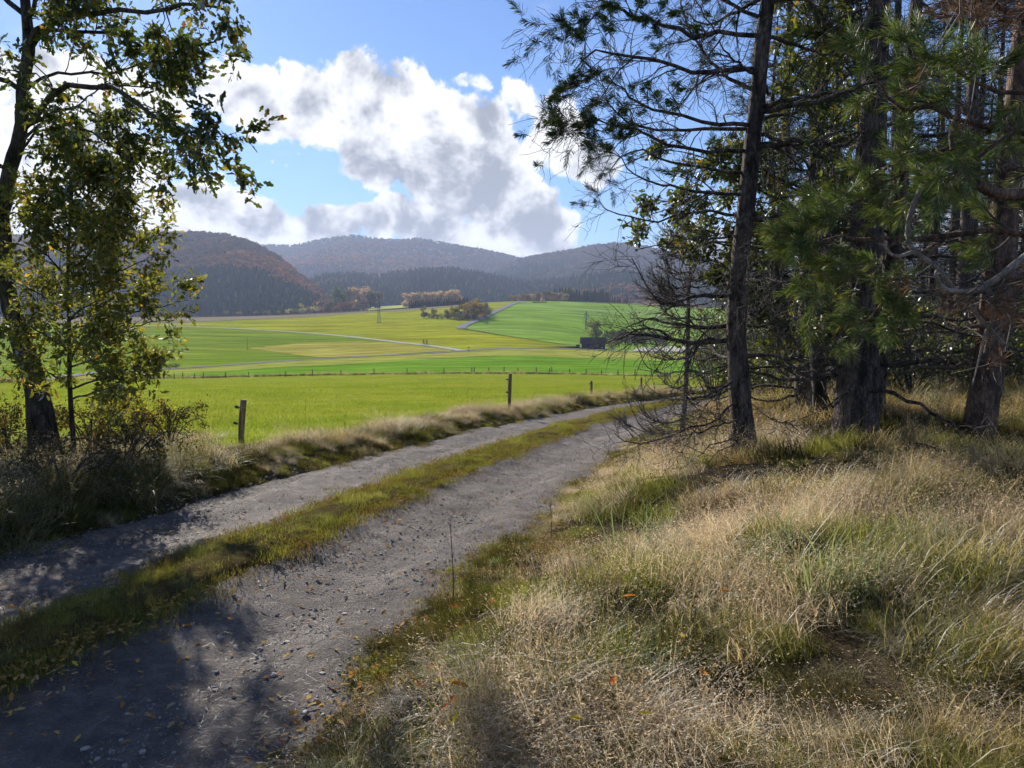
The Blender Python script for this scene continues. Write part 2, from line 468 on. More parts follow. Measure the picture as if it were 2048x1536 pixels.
M['meadowgrass'] = mat_leaf('meadow_grass', [(0.0, (0.15, 0.225, 0.03)), (0.6, (0.24, 0.31, 0.05)), (1.0, (0.38, 0.41, 0.13))], trans=0.5, source='both', patch=(0.38, 0.36, 0.1), pscale=0.13, pmix=0.35)
M['weedgrass'] = mat_leaf('weed_leaf', [(0.0, (0.05, 0.055, 0.02)), (0.5, (0.09, 0.09, 0.03)), (1.0, (0.16, 0.12, 0.05))], trans=0.4, source='both')
M['stripgrass'] = mat_leaf('strip_grass', [(0.0, (0.12, 0.12, 0.03)), (0.5, (0.21, 0.21, 0.05)), (1.0, (0.36, 0.31, 0.11))], trans=0.45, source='both', patch=(0.16, 0.1, 0.045), pscale=2.5, pmix=0.7)
M['fleaf'] = mat_leaf('fallen_leaf', [(0.0, (0.3, 0.12, 0.04)), (0.35, (0.45, 0.2, 0.05)), (0.65, (0.42, 0.3, 0.15)), (0.85, (0.55, 0.36, 0.06)), (1.0, (0.2, 0.1, 0.06))], trans=0.2, source='both')
M['stone'] = mat_plain('road_stone', (0.3, 0.27, 0.26), 0.8, var=0.35, scale=14)
M['palestone'] = mat_plain('pale_stone', (0.34, 0.3, 0.27), 0.75, var=0.25, scale=18)
M['steel'] = mat_plain('galvanised_steel', (0.05, 0.1, 0.09), 0.5, 0.4)
M['barnwood'] = mat_bark('barn_board', (0.025, 0.022, 0.03), (0.075, 0.062, 0.07), 3, 0.15, 0.3)
M['barnroof'] = mat_ground('barn_roof', [(0.3, (0.05, 0.04, 0.045)), (0.7, (0.1, 0.075, 0.08))], scale=0.8, bump=0.3)
M['white'] = mat_plain('white_paint', (0.7, 0.7, 0.68), 0.6, var=0.05)
M['dark'] = mat_plain('black_rubber', (0.02, 0.02, 0.022), 0.6)
M['cloth'] = mat_plain('dark_jacket', (0.03, 0.035, 0.05), 0.9)
M['cloth2'] = mat_plain('dark_trousers', (0.025, 0.025, 0.03), 0.9)
M['skin'] = mat_plain('skin', (0.45, 0.29, 0.22), 0.6, var=0.05)
M['insul'] = mat_plain('black_insulator', (0.03, 0.03, 0.03), 0.4)

# ------------------------------------------------------------------ terrain
RY = np.array([-12, -6, 0, 3.55, 4.67, 6.4, 7.9, 9.6, 12, 14.6, 18, 22, 26, 30, 36, 45, 60, 90.])
RX = np.array([-7.2, -5.3, -3.5, -2.42, -2.08, -1.56, -1.12, -0.66, 0.02, 0.8, 1.98, 3.4, 4.95, 6.7, 9.8, 15.2, 26, 50.])


def road_x(y):
    return np.interp(y, _ry, _rx)


_ry = np.linspace(-12, 90, 600)
_rx = np.interp(_ry, RY, RX)
for _ in range(3):
    _k = np.ones(15) / 15
    _rx = np.convolve(np.pad(_rx, 7, mode='reflect', reflect_type='odd'), _k, 'valid')


def road_s(x, y):
    """signed distance to the right of the track's middle"""
    g = (road_x(y + 0.3) - road_x(y - 0.3)) / 0.6
    return (x - road_x(y)) / np.sqrt(1 + g * g)


ROAD_HALF = 1.62
_D = np.array([10, 30, 60, 100, 140, 165, 190, 215, 250, 300, 350, 400, 500, 600, 700, 850, 1100, 1600, 6000.])
_COLS = [-700, 320, 600, 850, 1050, 1250, 1500, 2600]
_ROWS = {   # picture rows of the ground at the distances from 140 m on
    320: [757, 745, 732, 718, 700, 672, 655, 645, 634, 629],
    600: [752, 738, 727, 717, 700, 676, 659, 648, 637, 631],
    850: [748, 732, 716, 706, 692, 671, 653, 639, 624, 615],
    1050: [747, 730, 713, 703, 690, 667, 648, 632, 609, 596],
    1250: [752, 735, 720, 712, 704, 697, 683, 662, 630, 606],
}


def _table():
    cols = []
    for c in _COLS:
        key = {-700: 320, 1500: 1250, 2600: 1250}.get(c, c)
        z = [CAM[2] - (r - HOR) / F * d for r, d in zip(_ROWS[key], _D[4:14])]
        crest = z[-1]
        tail = [crest - 1.0, crest - 8, crest - 14, crest - 18, crest - 20]
        bey = {600: (626, 621), 850: (610.5, 606)}.get(c)
        if bey:
            tail[0], tail[1] = (CAM[2] - (bey[0] - HOR) / F * 700, CAM[2] - (bey[1] - HOR) / F * 850)
            tail[2] = tail[1] - 3
        zz = [-0.2, -1.25, -2.7, z[0] * 0.72] + z + tail
        cols.append(zz)
    lg = np.linspace(math.log(10), math.log(6000), 500)
    G = np.array([np.interp(lg, np.log(_D), z) for z in cols])
    k = np.ones(9) / 9
    for _ in range(3):
        G = np.array([np.convolve(np.pad(g, 4, mode='edge'), k, 'valid') for g in G])
    xs = np.linspace(-700, 2600, 200)
    G2 = np.array([np.interp(xs, _COLS, G[:, i]) for i in range(G.shape[1])]).T
    k = np.ones(9) / 9
    for _ in range(3):
        G2 = np.array([np.convolve(np.pad(G2[:, i], 4, mode='edge'), k, 'valid') for i in range(G2.shape[1])]).T
    return xs, lg, G2


_XS, _LG, _G = _table()


def h(x, y):
    x = np.asarray(x, float)
    y = np.asarray(y, float)
    yy = np.maximum(y, 8.0)
    px = np.clip(1024 + F * x / yy, -699, 2599)
    d = np.maximum(np.hypot(x, yy), 10.5) * 0.985
    u = (px - _XS[0]) / (_XS[1] - _XS[0])
    v = np.clip((np.log(np.minimum(yy, 5900)) - _LG[0]) / (_LG[1] - _LG[0]), 0, len(_LG) - 1.001)
    i, j = np.minimum(u.astype(int), len(_XS) - 2), v.astype(int)
    fu, fv = u - i, v - j
    far = _G[i, j] * (1 - fu) * (1 - fv) + _G[i + 1, j] * fu * (1 - fv) + _G[i, j + 1] * (1 - fu) * fv + _G[i + 1, j + 1] * fu * fv
    far = far + fbm(x / 60, y / 60, 3, 2) * 0.5 * sstep(60, 200, yy) * sstep(0, 60, np.abs(yy - 600) + 30)
    zb = np.interp(y, [-40, 5, 8, 12, 16, 20, 25, 30, 40, 80], [0, 0, -.09, -.28, -.47, -.7, -.98, -1.28, -1.8, -3.7])
    s = road_s(x, y)
    bank = 0.40 * sstep(1.5, 4.6, s) + 0.25 * sstep(4, 12, s) + 0.10 * sstep(1.5, 2.4, s)
    bank = bank + (fbm(x * 0.6, y * 0.6, 5, 3) * 0.2 + fbm(x * 1.9, y * 1.9, 9, 2) * 0.1) * sstep(1.6, 2.6, s)
    verge = 0.2 * sstep(1.5, 2.3, -s) * (1 - 0.8 * sstep(2.8, 4.5, -s)) + fbm(x * 0.9, y * 0.9, 15, 2) * 0.07 * sstep(1.7, 2.6, -s)
    near = zb + bank + verge
    w = sstep(26, 75, yy)
    return near * (1 - w) + far * w


def hit(px, py, dmax=2500.0):
    """where the sight line of a picture point meets the land"""
    r = ray(px, py)
    r = r / r[1]
    ts = np.exp(np.linspace(math.log(1.2), math.log(dmax), 3000))
    P = CAM + ts[:, None] * r
    dz = P[:, 2] - h(P[:, 0], P[:, 1])
    k = np.argmax(dz < 0)
    if dz[k] >= 0:
        k = int(np.argmin(dz / ts + (ts < 80)))
        p = P[k]
    else:
        a, b = ts[max(k - 1, 0)], ts[k]
        for _ in range(25):
            c = (a + b) / 2
            p = CAM + c * r
            if p[2] - h(p[0], p[1]) < 0:
                b = c
            else:
                a = c
        p = CAM + b * r
    return np.array([p[0], p[1], float(h(p[0], p[1]))])


def grid_mesh(X, Y, Z):
    nu, nv = X.shape
    mb = MB()
    i = np.arange(nu - 1)[:, None] * nv
    j = np.arange(nv - 1)[None]
    q = np.stack([i + j, i + j + nv, i + j + nv + 1, i + j + 1], -1).reshape(-1, 4)
    mb.add(np.stack([X, Y, Z], -1), q)
    return mb


def growing(lo, hi, step, limit, g=1.09):
    a = list(np.arange(lo, hi, step))
    while a[-1] < limit:
        a.append(a[-1] + (a[-1] - a[-2]) * g)
    return np.array(a)


def build_ground():
    ys = growing(-4, 26, 0.16, 6500, 1.085)
    ys = np.concatenate([[-60, -30, -16, -9, -6], ys])
    xp = growing(0, 13, 0.16, 5000, 1.13)
    xn = growing(0, 9, 0.16, 5000, 1.12)
    xs = np.concatenate([-xn[::-1], xp[1:]])
    X, Y = np.meshgrid(xs, ys, indexing='ij')
    Z = h(X, Y)
    s = road_s(X, Y)
    d = np.hypot(X, Y)
    sink = 0.07 * (1 - sstep(1.5, 1.9, np.abs(s))) + sstep(26, 400, d) * 1.2 * (1 - sstep(2, 4, s) * (d < 60)) + 0.05 * sstep(-2.9, -3.6, s)
    Z = Z - sink + fbm(X * 4, Y * 4, 21, 2) * 0.03 * (d < 25) * (np.abs(s) > 1.7)
    o = grid_mesh(X, Y, Z).build('ground', M['soil'], None, True, kind='structure')
    return o


build_ground()


def strip_sheet(name, A, B, mat, off, nu=80, nv=24, world=False, **props):
    """a field between two boundary lines, laid on the land"""
    a = np.array(A if world else [hit(*p)[:2] for p in A])
    b = np.array(B if world else [hit(*p)[:2] for p in B])
    a = np.array([np.interp(np.linspace(0, 1, nu), np.linspace(0, 1, len(a)), a[:, k]) for k in (0, 1)]).T if len(a) > 1 else a
    b = np.array([np.interp(np.linspace(0, 1, nu), np.linspace(0, 1, len(b)), b[:, k]) for k in (0, 1)]).T
    t = np.linspace(0, 1, nv)[None, :, None]
    P = a[:, None] * (1 - t) + b[:, None] * t
    Z = h(P[..., 0], P[..., 1]) + off
    return grid_mesh(P[..., 0], P[..., 1], Z).build(name, mat, None, True, kind='structure', **props)


def pathband(name, pts, width, mat, off, world=False, n=90):
    p = np.array(pts if world else [hit(*q)[:2] for q in pts])
    p = resample(np.c_[p, np.zeros(len(p))], n)[:, :2]
    T = norm(np.gradient(p, axis=0))
    N = np.c_[-T[:, 1], T[:, 0]]
    w = width * (1 + 0.06 * fbm(np.arange(n) * 0.3, np.zeros(n), 4))[:, None]
    t = np.linspace(-0.5, 0.5, 5)
    P = p[:, None] + N[:, None] * (t[None, :, None] * w[:, None])
    Z = h(P[..., 0], P[..., 1]) + off
    return grid_mesh(P[..., 0], P[..., 1], Z).build(name, mat, None, True, kind='structure')


# ---- the farm track with two wheel ruts and a grassy middle
def strip_edge(y, side):
    return 0.24 + 0.12 * fbm(y * 0.9, side * 7.0, 31 + side, 3) + 0.05 * fbm(y * 4, side * 3.0, 37 + side, 2)


def track_z(s, y):
    rut = -0.045 * np.exp(-((np.abs(s) - 0.9) / 0.3) ** 2)
    mid = 0.05 * (1 - sstep(0.2, 0.5, np.abs(s)))
    return rut + mid


def build_track():
    ys = growing(-6, 14, 0.06, 75, 1.03)
    ss = np.linspace(-1.95, 1.95, 62)
    Y, S = np.meshgrid(ys, ss, indexing='ij')
    g = (road_x(Y + 0.3) - road_x(Y - 0.3)) / 0.6
    nx, ny = 1 / np.sqrt(1 + g * g), -g / np.sqrt(1 + g * g)
    ed = ROAD_HALF + 0.12 * fbm(Y * 0.8, S * 0, 41, 3)
    X = road_x(Y) + S * nx
    YY = Y + S * ny
    rough = fbm(X * 6, YY * 6, 51, 3) * 0.022 + fbm(X * 1.2, YY * 1.2, 52, 2) * 0.02 + np.maximum(fbm(X * 13, YY * 13, 53, 2), -.1) * 0.014 + fbm(S * 5, Y * .5, 54, 2) * 0.018
    Z = h(X, YY) + 0.006 + track_z(S, Y) + rough - 0.12 * sstep(0, 0.3, np.abs(S) - ed)
    grid_mesh(X, YY, Z).build('dirt_track', M['road'], None, True, kind='structure')
    # grassy middle
    ys2 = growing(-6, 14, 0.08, 70, 1.03)
    T = np.linspace(-1, 1, 13)
    Y, T = np.meshgrid(ys2, T, indexing='ij')
    S = np.where(T < 0, T * strip_edge(Y, 1), T * strip_edge(Y, 2))
    g = (road_x(Y + 0.3) - road_x(Y - 0.3)) / 0.6
    X = road_x(Y) + S / np.sqrt(1 + g * g)
    YY = Y - S * g / np.sqrt(1 + g * g)
    rough = fbm(X * 6, YY * 6, 51, 3) * 0.022 + fbm(X * 1.2, YY * 1.2, 52, 2) * 0.02
    Z = h(X, YY) + 0.012 + track_z(S, Y) + rough + 0.035 * (1 - np.abs(T) ** 3) + fbm(X * 5, YY * 5, 61, 2) * 0.02 - 0.05 * (np.abs(T) > 0.99)
    grid_mesh(X, YY, Z).build('grass_strip', M['strip'], None, True, kind='structure')


build_track()

# ---- fields of the valley
L, RR = -260, 1900
B1 = [(L, 775), (150, 762), (300, 758), (600, 751), (860, 748), (1050, 747), (1250, 752), (1450, 756), (RR, 762)]
B2 = [(L, 772), (150, 760), (300, 751), (573, 734), (710, 728), (860, 719), (1005, 712), (1073, 713), (1237, 719), (1450, 724), (RR, 730)]
P1 = [(L, 768), (150, 752), (308, 741), (464, 731), (573, 723), (710, 715), (860, 707.5), (920, 702.5), (991, 699), (1060, 697), (1110, 697), (1160, 699), (1230, 703), (1450, 710), (RR, 716)]
P2 = [(L, 648), (150, 650), (382, 654.5), (519, 660.5), (628, 668), (737, 678.5), (847, 691), (915, 701)]
YT = [(L, 648), (200, 647), (376, 646), (573, 636.5), (700, 628), (846, 620), (920, 613), (993, 602)]
BT = [(L, 634), (200, 635), (376, 636), (573, 631), (700, 625), (846, 616), (931, 609.5), (993, 600.5)]


def edge_line():
    ys = np.linspace(-8, 70, 60)
    s = np.interp(ys, [-8, 6, 12, 70], [-3.3, -3.2, -2.9, -2.9])
    g = (road_x(ys + 0.3) - road_x(ys - 0.3)) / 0.6
    return np.c_[road_x(ys) + s / np.sqrt(1 + g * g), ys - s * g / np.sqrt(1 + g * g)]


el_ = edge_line()
b1w = np.array([hit(*p)[:2] for p in B1])
nearA = np.concatenate([[(-75, -8), (-40, -6), (-16, -5)], el_])
farB = np.concatenate([[(-150, 60)], b1w, [(260, 150)]])
strip_sheet('near_meadow', nearA, farB, M['meadow'], 0.02, 160, 120, world=True)
strip_sheet('green_crop_field', B1, B2, M['green'], 0.1, 120, 20)
strip_sheet('pale_meadow', B2, P1, M['pale'], 0.1, 120, 12)
strip_sheet('striped_meadow', P1[:8], P2, M['striped'], 0.1, 120, 30)
strip_sheet('mown_wedge', [(500, 698), (560, 706), (640, 716), (760, 712), (900, 703)], [(500, 697), (600, 687), (720, 683), (800, 687), (905, 701)], M['tan'], 0.2, 60, 14)
strip_sheet('yellow_field', P2 + [(937, 702), (1000, 698.5), (1060, 696), (1150, 693.5)], YT[:-1] + [(993, 602), (1000, 622), (931, 652), (924, 658), (1000, 670), (1073, 682), (1152, 693)], M['yellow'], 0.1, 140, 40)
strip_sheet('ploughed_strip', YT, BT, M['brown'], 0.25, 80, 6)
strip_sheet('upper_yellow_field', [(931, 652), (960, 639), (1000, 620), (1030, 607), (1054, 598)], [(920, 640), (940, 612), (975, 604), (1010, 600), (1052, 597)], M['yellow'], 0.3, 40, 20)
HG_top = [(1054, 597.5), (1090, 597.8), (1130, 599), (1180, 601), (1215, 605), (1260, 612), (1330, 616), (1450, 618), (RR, 620)]
HG_bot = [(924, 657.5), (1000, 671), (1073, 682), (1153, 694), (1210, 703), (1280, 705), (1330, 706), (1450, 709), (RR, 715)]
strip_sheet('hill_crop_field', [(924, 657.5), (935, 650), (965, 637), (1000, 620), (1030, 607), (1054, 597.5), (1130, 599), (1215, 605), (1330, 615), (1900, 620)],
            [(930, 660), (990, 670), (1040, 677), (1073, 682), (1110, 687), (1153, 694), (1210, 702), (1280, 705), (1450, 709), (1900, 711)], M['hillgreen'], 0.15, 120, 50)
strip_sheet('far_pale_field', [(736, 622), (776, 619), (815, 616), (860, 613)], [(737, 616), (776, 613), (815, 610.5), (860, 609)], M['farpale'], 0.5, 20, 6)
pathband('lane', P1, 3.2, M['asphalt'], 0.22)
pathband('gravel_lane', P2 + [(925, 702.5)], 2.6, M['paleroad'], 0.24)
pathband('hill_lane', [(926, 659), (922, 656.5), (931, 651), (965, 636), (1000, 620), (1030, 607), (1054, 597)], 4.2, M['asphalt'], 0.45)
pathband('ditch', [(926, 659), (960, 664), (1000, 671), (1073, 682), (1153, 693.5)], 0.9, M['ditch'], 0.3)
pathband('field_ditch', [(860, 719), (940, 715.5), (1005, 712)], 0.7, M['ditch'], 0.25)
pathband('field_bank', [(1060, 713), (1130, 715.5), (1237, 719), (1330, 721), (1500, 725)], 0.6, M['ditch'], 0.28)
strip_sheet('gravel_yard', [(1265, 704), (1340, 705), (1420, 706)], [(1275, 697), (1340, 694), (1420, 693)], M['paleroad'], 0.35, 20, 6)


# ---- wooded hills behind
def hill(name, crest, d0, z0, seed, prof=1.0, nb=150, nt=36):
    """crest: (picture x, row of the wooded skyline, distance); falls again behind"""
    c = np.array(crest, float)
    xs = np.linspace(c[0, 0], c[-1, 0], nb)
    rows = resample(np.c_[c[:, 0], c[:, 1], c[:, 2]], nb * 4)
    rr = np.interp(xs, rows[:, 0], rows[:, 1])
    dd = np.interp(xs, rows[:, 0], rows[:, 2])
    T = np.concatenate([np.linspace(0, 1, nt), np.linspace(1.08, 1.7, 8)])
    zc = CAM[2] - (rr - HOR) / F * dd - 9.0
    d0 = np.minimum(d0, dd * 0.93)

    def surf(xp, t):
        xi = np.clip(xp, xs[0], xs[-1])
        D, Zc, D0 = np.interp(xi, xs, dd), np.interp(xi, xs, zc), np.interp(xi, xs, d0)
        y = D0 + (D - D0) * t
        z = np.where(t <= 1, z0 + (Zc - z0) * np.power(np.clip(t, 0, 1), prof), Zc - (Zc - z0) * (np.clip(t - 1, 0, 1)) ** 1.3 * 1.4)
        x = (xp - 1024) / F * y
        amp = np.clip(t * (1.05 - t) * 4, 0, 1) * 0.09 * np.maximum(Zc - z0, 10)
        z = z + fbm(x / 260, y / 260, seed, 3) * amp
        return np.stack([x, y, z], -1)
    XP, TT = np.meshgrid(xs, T, indexing='ij')
    P = surf(XP, TT)
    grid_mesh(P[..., 0], P[..., 1], P[..., 2]).build(name, M['hill'], None, True, kind='structure')
    return surf, (xs[0], xs[-1])


H1 = hill('wooded_hill', [(-700, 470, 1500), (-300, 480, 1500), (0, 470, 1450), (200, 463, 1400), (310, 463, 1350), (370, 462, 1300), (430, 464, 1250), (480, 472, 1200), (520, 488, 1150), (560, 512, 1080), (600, 545, 1000), (640, 575, 930), (680, 603, 860), (720, 625, 800)], 700, 8, 71)
H2 = hill('wooded_hill', [(350, 500, 3000), (440, 494, 2950), (530, 490, 2900), (590, 490, 2850), (640, 481, 2800), (700, 472, 2750), (740, 475, 2700), (790, 480, 2650), (835, 478, 2600), (900, 489, 2600), (960, 497, 2550), (1050, 517, 2500), (1120, 535, 2400), (1250, 560, 2300)], 1450, 20, 72)
H3 = hill('wooded_hill', [(930, 552, 2200), (1000, 532, 2150), (1050, 517, 2100), (1100, 507, 2100), (1150, 497, 2050), (1200, 488, 2000), (1235, 486, 2000), (1280, 491, 2000), (1340, 505, 2000), (1420, 520, 2000), (1520, 538, 2000), (1800, 545, 2000), (2400, 540, 2000)], 1250, 18, 73)
H4 = hill('wooded_hill', [(540, 605, 1250), (600, 570, 1300), (650, 548, 1350), (700, 545, 1400), (760, 548, 1400), (830, 538, 1400), (900, 535, 1400), (970, 546, 1400), (1050, 562, 1350), (1130, 556, 1300), (1200, 545, 1250), (1280, 542, 1250), (1350, 552, 1250), (1500, 566, 1250), (1800, 570, 1250)], 860, 8, 74)


# ------------------------------------------------------------------ scattering of uncountable things
def scatter(name, meshes, P, rot, scl, idx, label, category, **kw):
    me = bpy.data.meshes.new(name)
    n = len(P)
    me.vertices.add(n)
    me.vertices.foreach_set('co', np.asarray(P, np.float32).reshape(-1))
    a = me.attributes.new('rot', 'FLOAT_VECTOR', 'POINT')
    a.data.foreach_set('vector', np.asarray(rot, np.float32).reshape(-1))
    scl = np.asarray(scl, np.float32)
    if scl.ndim == 1:
        scl = np.repeat(scl[:, None], 3, 1)
    a = me.attributes.new('scl', 'FLOAT_VECTOR', 'POINT')
    a.data.foreach_set('vector', scl.reshape(-1))
    a = me.attributes.new('pick', 'INT', 'POINT')
    a.data.foreach_set('value', np.asarray(idx, np.int32))
    o = link(name, me, None, kind='stuff', label=label, category=category)
    c = bpy.data.collections.new(name + '_kinds')
    for i, m in enumerate(meshes):
        c.objects.link(bpy.data.objects.new('%s_kind_%02d' % (name, i), m))
    ng = bpy.data.node_groups.new(name, 'GeometryNodeTree')
    ng.interface.new_socket('Geometry', in_out='INPUT', socket_type='NodeSocketGeometry')
    ng.interface.new_socket('Geometry', in_out='OUTPUT', socket_type='NodeSocketGeometry')
    N = ng.nodes
    gi, go = N.new('NodeGroupInput'), N.new('NodeGroupOutput')
    ip = N.new('GeometryNodeInstanceOnPoints')
    ci = N.new('GeometryNodeCollectionInfo')
    ci.inputs['Collection'].default_value = c
    ci.inputs['Separate Children'].default_value = True
    ci.inputs['Reset Children'].default_value = True

    def attr(nm, typ):
        q = N.new('GeometryNodeInputNamedAttribute')
        q.data_type = typ
        q.inputs['Name'].default_value = nm
        return q.outputs['Attribute']
    lk = ng.links.new
    lk(gi.outputs[0], ip.inputs['Points'])
    lk(ci.outputs[0], ip.inputs['Instance'])
    ip.inputs['Pick Instance'].default_value = True
    lk(attr('pick', 'INT'), ip.inputs['Instance Index'])
    lk(attr('rot', 'FLOAT_VECTOR'), ip.inputs['Rotation'])
    lk(attr('scl', 'FLOAT_VECTOR'), ip.inputs['Scale'])
    lk(ip.outputs[0], go.inputs[0])
    md = o.modifiers.new('scatter', 'NODES')
    md.node_group = ng
    return o


# ---- hillside forests
def far_conifer(rng):
    mb = MB()
    n = 7
    for k in range(4):
        z0, z1 = 0.06 + k * 0.22, 0.42 + k * 0.2
        r = 0.2 * (1 - k * 0.21)
        a = np.arange(n * 2) / (n * 2) * 2 * math.pi + rng.uniform(0, 6)
        rr = r * np.where(np.arange(n * 2) % 2, 0.55, 1.0) * rng.uniform(0.8, 1.15, n * 2)
        v = np.c_[rr * np.cos(a), rr * np.sin(a), z0 + rng.uniform(-.04, .04, n * 2)]
        v = np.concatenate([v, [[rng.uniform(-.01, .01), rng.uniform(-.01, .01), min(z1, 1.0)]]])
        i = np.arange(n * 2)
        mb.add(v, np.stack([i, (i + 1) % (n * 2), np.full(n * 2, n * 2)], 1))
    return mb


def far_broadleaf(rng, n=70):
    mb = MB()
    lobes = [(np.array([rng.uniform(-.16, .16), rng.uniform(-.16, .16), rng.uniform(.5, .78)]), rng.uniform(.17, .27)) for _ in range(6)]
    C = []
    Nn = []
    for c, r in lobes:
        d = norm(rng.normal(size=(n // 6, 3)))
        C.append(c + d * r * rng.uniform(.75, 1.08, (n // 6, 1)))
        Nn.append(d)
    C, Nn = np.concatenate(C), np.concatenate(Nn)
    quads(mb, C, norm(Nn + rng.normal(size=Nn.shape) * 0.5), rng.uniform(.09, .16, len(C)), rng)
    return mb


def quads(mb, C, N, S, rng):
    """small leafy facets at C facing N: bent rhombs"""
    u = norm(np.cross(N, rng.normal(size=N.shape)))
    v = np.cross(N, u)
    S = S[:, None]
    V = np.stack([C - u * S, C + v * S * .6 + N * S * .2, C + u * S, C - v * S * .6 + N * S * .15], 1)
    i = np.arange(len(C))[:, None] * 4
    mb.add(V, np.concatenate([i + [[0, 1, 2]], i + [[0, 2, 3]]]))


def far_mat(name, stops, pscale=0.004, patch=None, pmix=0.6):
    return mat_leaf(name, stops, trans=0.25, source='object', patch=patch, pscale=pscale, pmix=pmix)


M['fspruce'] = far_mat('far_spruce', [(0, (0.012, 0.03, 0.022)), (0.6, (0.022, 0.046, 0.028)), (0.93, (0.04, 0.066, 0.034)), (1, (0.16, 0.14, 0.06))])
M['fbeech'] = far_mat('far_beech', [(0, (0.12, 0.07, 0.05)), (0.5, (0.21, 0.1, 0.055)), (0.85, (0.3, 0.14, 0.06)), (1, (0.4, 0.25, 0.09))], patch=(0.36, 0.14, 0.06), pscale=0.012)
M['fbare'] = far_mat('far_bare_wood', [(0, (0.075, 0.055, 0.052)), (0.6, (0.115, 0.08, 0.07)), (1, (0.17, 0.11, 0.085))])
M['flarch'] = far_mat('far_larch', [(0, (0.08, 0.1, 0.035)), (0.6, (0.14, 0.14, 0.05)), (1, (0.25, 0.2, 0.07))])
_r = np.random.default_rng(3)
_conif = [far_conifer(_r).mesh('spruce_kind', M['fspruce']) for _ in range(3)]
_larch = [far_conifer(_r).mesh('larch_kind', M['flarch']) for _ in range(2)]
_beech = [far_broadleaf(_r).mesh('beech_kind', M['fbeech']) for _ in range(3)]
_bare = [far_broadleaf(_r, 60).mesh('bare_kind', M['fbare']) for _ in range(3)]


def forest(hl, n, spr, hgt, tag, rng, xr=None, tmax=1.06):
    surf, (a, b) = hl
    if xr:
        a, b = max(a, xr[0]), min(b, xr[1])
    xp = rng.uniform(a, b, n)
    t = rng.uniform(0.0, tmax, n)
    P = surf(xp, t)
    kind = spr(xp, t, P)             # 0 spruce 1 beech 2 bare 3 larch
    rot = np.zeros((n, 3))
    rot[:, 2] = rng.uniform(0, 6.28, n)
    s = hgt * rng.uniform(.7, 1.25, n)
    for k, (ms, nm, lb) in enumerate([(_conif, 'spruce_forest', 'dark spruce forest on '), (_beech, 'beech_forest', 'rust brown beech forest on '),
                                      (_bare, 'bare_forest', 'grey brown leafless forest on '), (_larch, 'larch_forest', 'yellow green larch forest on ')]):
        m = kind == k
        if m.sum() < 5:
            continue
        wid = s[m] * (1.55 if k in (0, 3) else 1.15)
        sc = np.c_[wid * rng.uniform(.85, 1.2, m.sum()), wid * rng.uniform(.85, 1.2, m.sum()), s[m] * (1 if k in (0, 3) else 0.85)]
        scatter(nm, ms, P[m] - [0, 0, 0.5], rot[m], sc, rng.integers(0, len(ms), m.sum()), lb + tag, 'forest')


_r = np.random.default_rng(17)


def mix1(xp, t, P):
    n = fbm(P[:, 0] / 120, P[:, 1] / 200, 81, 3) * 1.5 + _r.normal(size=len(t)) * 0.08
    k = np.where(n + (t - 0.3) * 1.1 < -0.02, 0, np.where(fbm(P[:, 0] / 120, P[:, 1] / 120, 85, 3) + (0.62 - t) * 0.6 + _r.normal(size=len(t)) * 0.08 > 0.0, 1, 2))
    return k


def mix2(xp, t, P):
    n = fbm(P[:, 0] / 260, P[:, 1] / 300, 83, 3) + _r.normal(size=len(t)) * 0.1
    return np.where(n + (t - 0.5) * 1.3 < 0.0, 0, np.where(((t > 0.93) & (_r.random(len(t)) < .35)) | (n > 0.35), 0, np.where(n + (0.75 - t) > 0.2, 1, 2)))


def mix3(xp, t, P):
    n = fbm(P[:, 0] / 260, P[:, 1] / 300, 87, 3) + _r.normal(size=len(t)) * 0.1
    return np.where(t < 0.35, np.where(n > 0.02, 3, 0), np.where(n > -0.05, 2, 0))


def mix4(xp, t, P):
    n = fbm(P[:, 0] / 170, P[:, 1] / 200, 89, 3) + _r.normal(size=len(t)) * 0.12
    return np.where(n > 0.3, 3, np.where(n < -0.5, 1, 0))


forest(H1, 13000, mix1, 10.0, 'the left hill', _r, (-260, 720))
forest(H2, 18000, mix2, 10.5, 'the farthest ridge', _r, (420, 1250))
forest(H3, 10000, mix3, 12.0, 'the right hill', _r, (930, 1700))
forest(H4, 10500, mix4, 11.5, 'the low middle ridge', _r, (540, 1700))


# ------------------------------------------------------------------ trees and shrubs of the fields
def broad_parts(rng, n=900, bare=0.0, wide=1.0):
    """unit-height broadleaf: trunk with limbs, crown of leaf clumps"""
    tr = MB()
    P = resample([(0, 0, -0.03), (rng.uniform(-.02, .02), 0, .2), (rng.uniform(-.04, .04), rng.uniform(-.03, .03), .45), (rng.uniform(-.04, .04), 0, .8)], 7)
    tr.tubes(P, np.linspace(.028, .008, 7), 6)
    cr = MB()
    C, Nn = [], []
    for k in range(9):
        a = k * 2.4 + rng.uniform(-.4, .4)
        z = rng.uniform(.2, .85)
        rr = wide * (.34 * math.sin(math.pi * min(1, (z - .1) / .95)) + .02) * rng.uniform(.5, 1)
        c = np.array([math.cos(a) * rr, math.sin(a) * rr, z])
        tr.tubes(resample([P[3 + k % 3], P[3 + k % 3] * .5 + c * .5 + [0, 0, .03], c], 5), np.linspace(.012, .003, 5), 4)
        r = rng.uniform(.13, .2)
        d = norm(rng.normal(size=(n // 9, 3)))
        C.append(c + d * r * rng.uniform(.5, 1.12, (n // 9, 1)))
        Nn.append(d)
    C, Nn = np.concatenate(C), np.concatenate(Nn)
    quads(cr, C, norm(Nn + rng.normal(size=Nn.shape) * .6), rng.uniform(.028, .06, len(C)), rng)
    return tr.mesh('trunk', M['twig']), cr.mesh('crown', M['crown'])


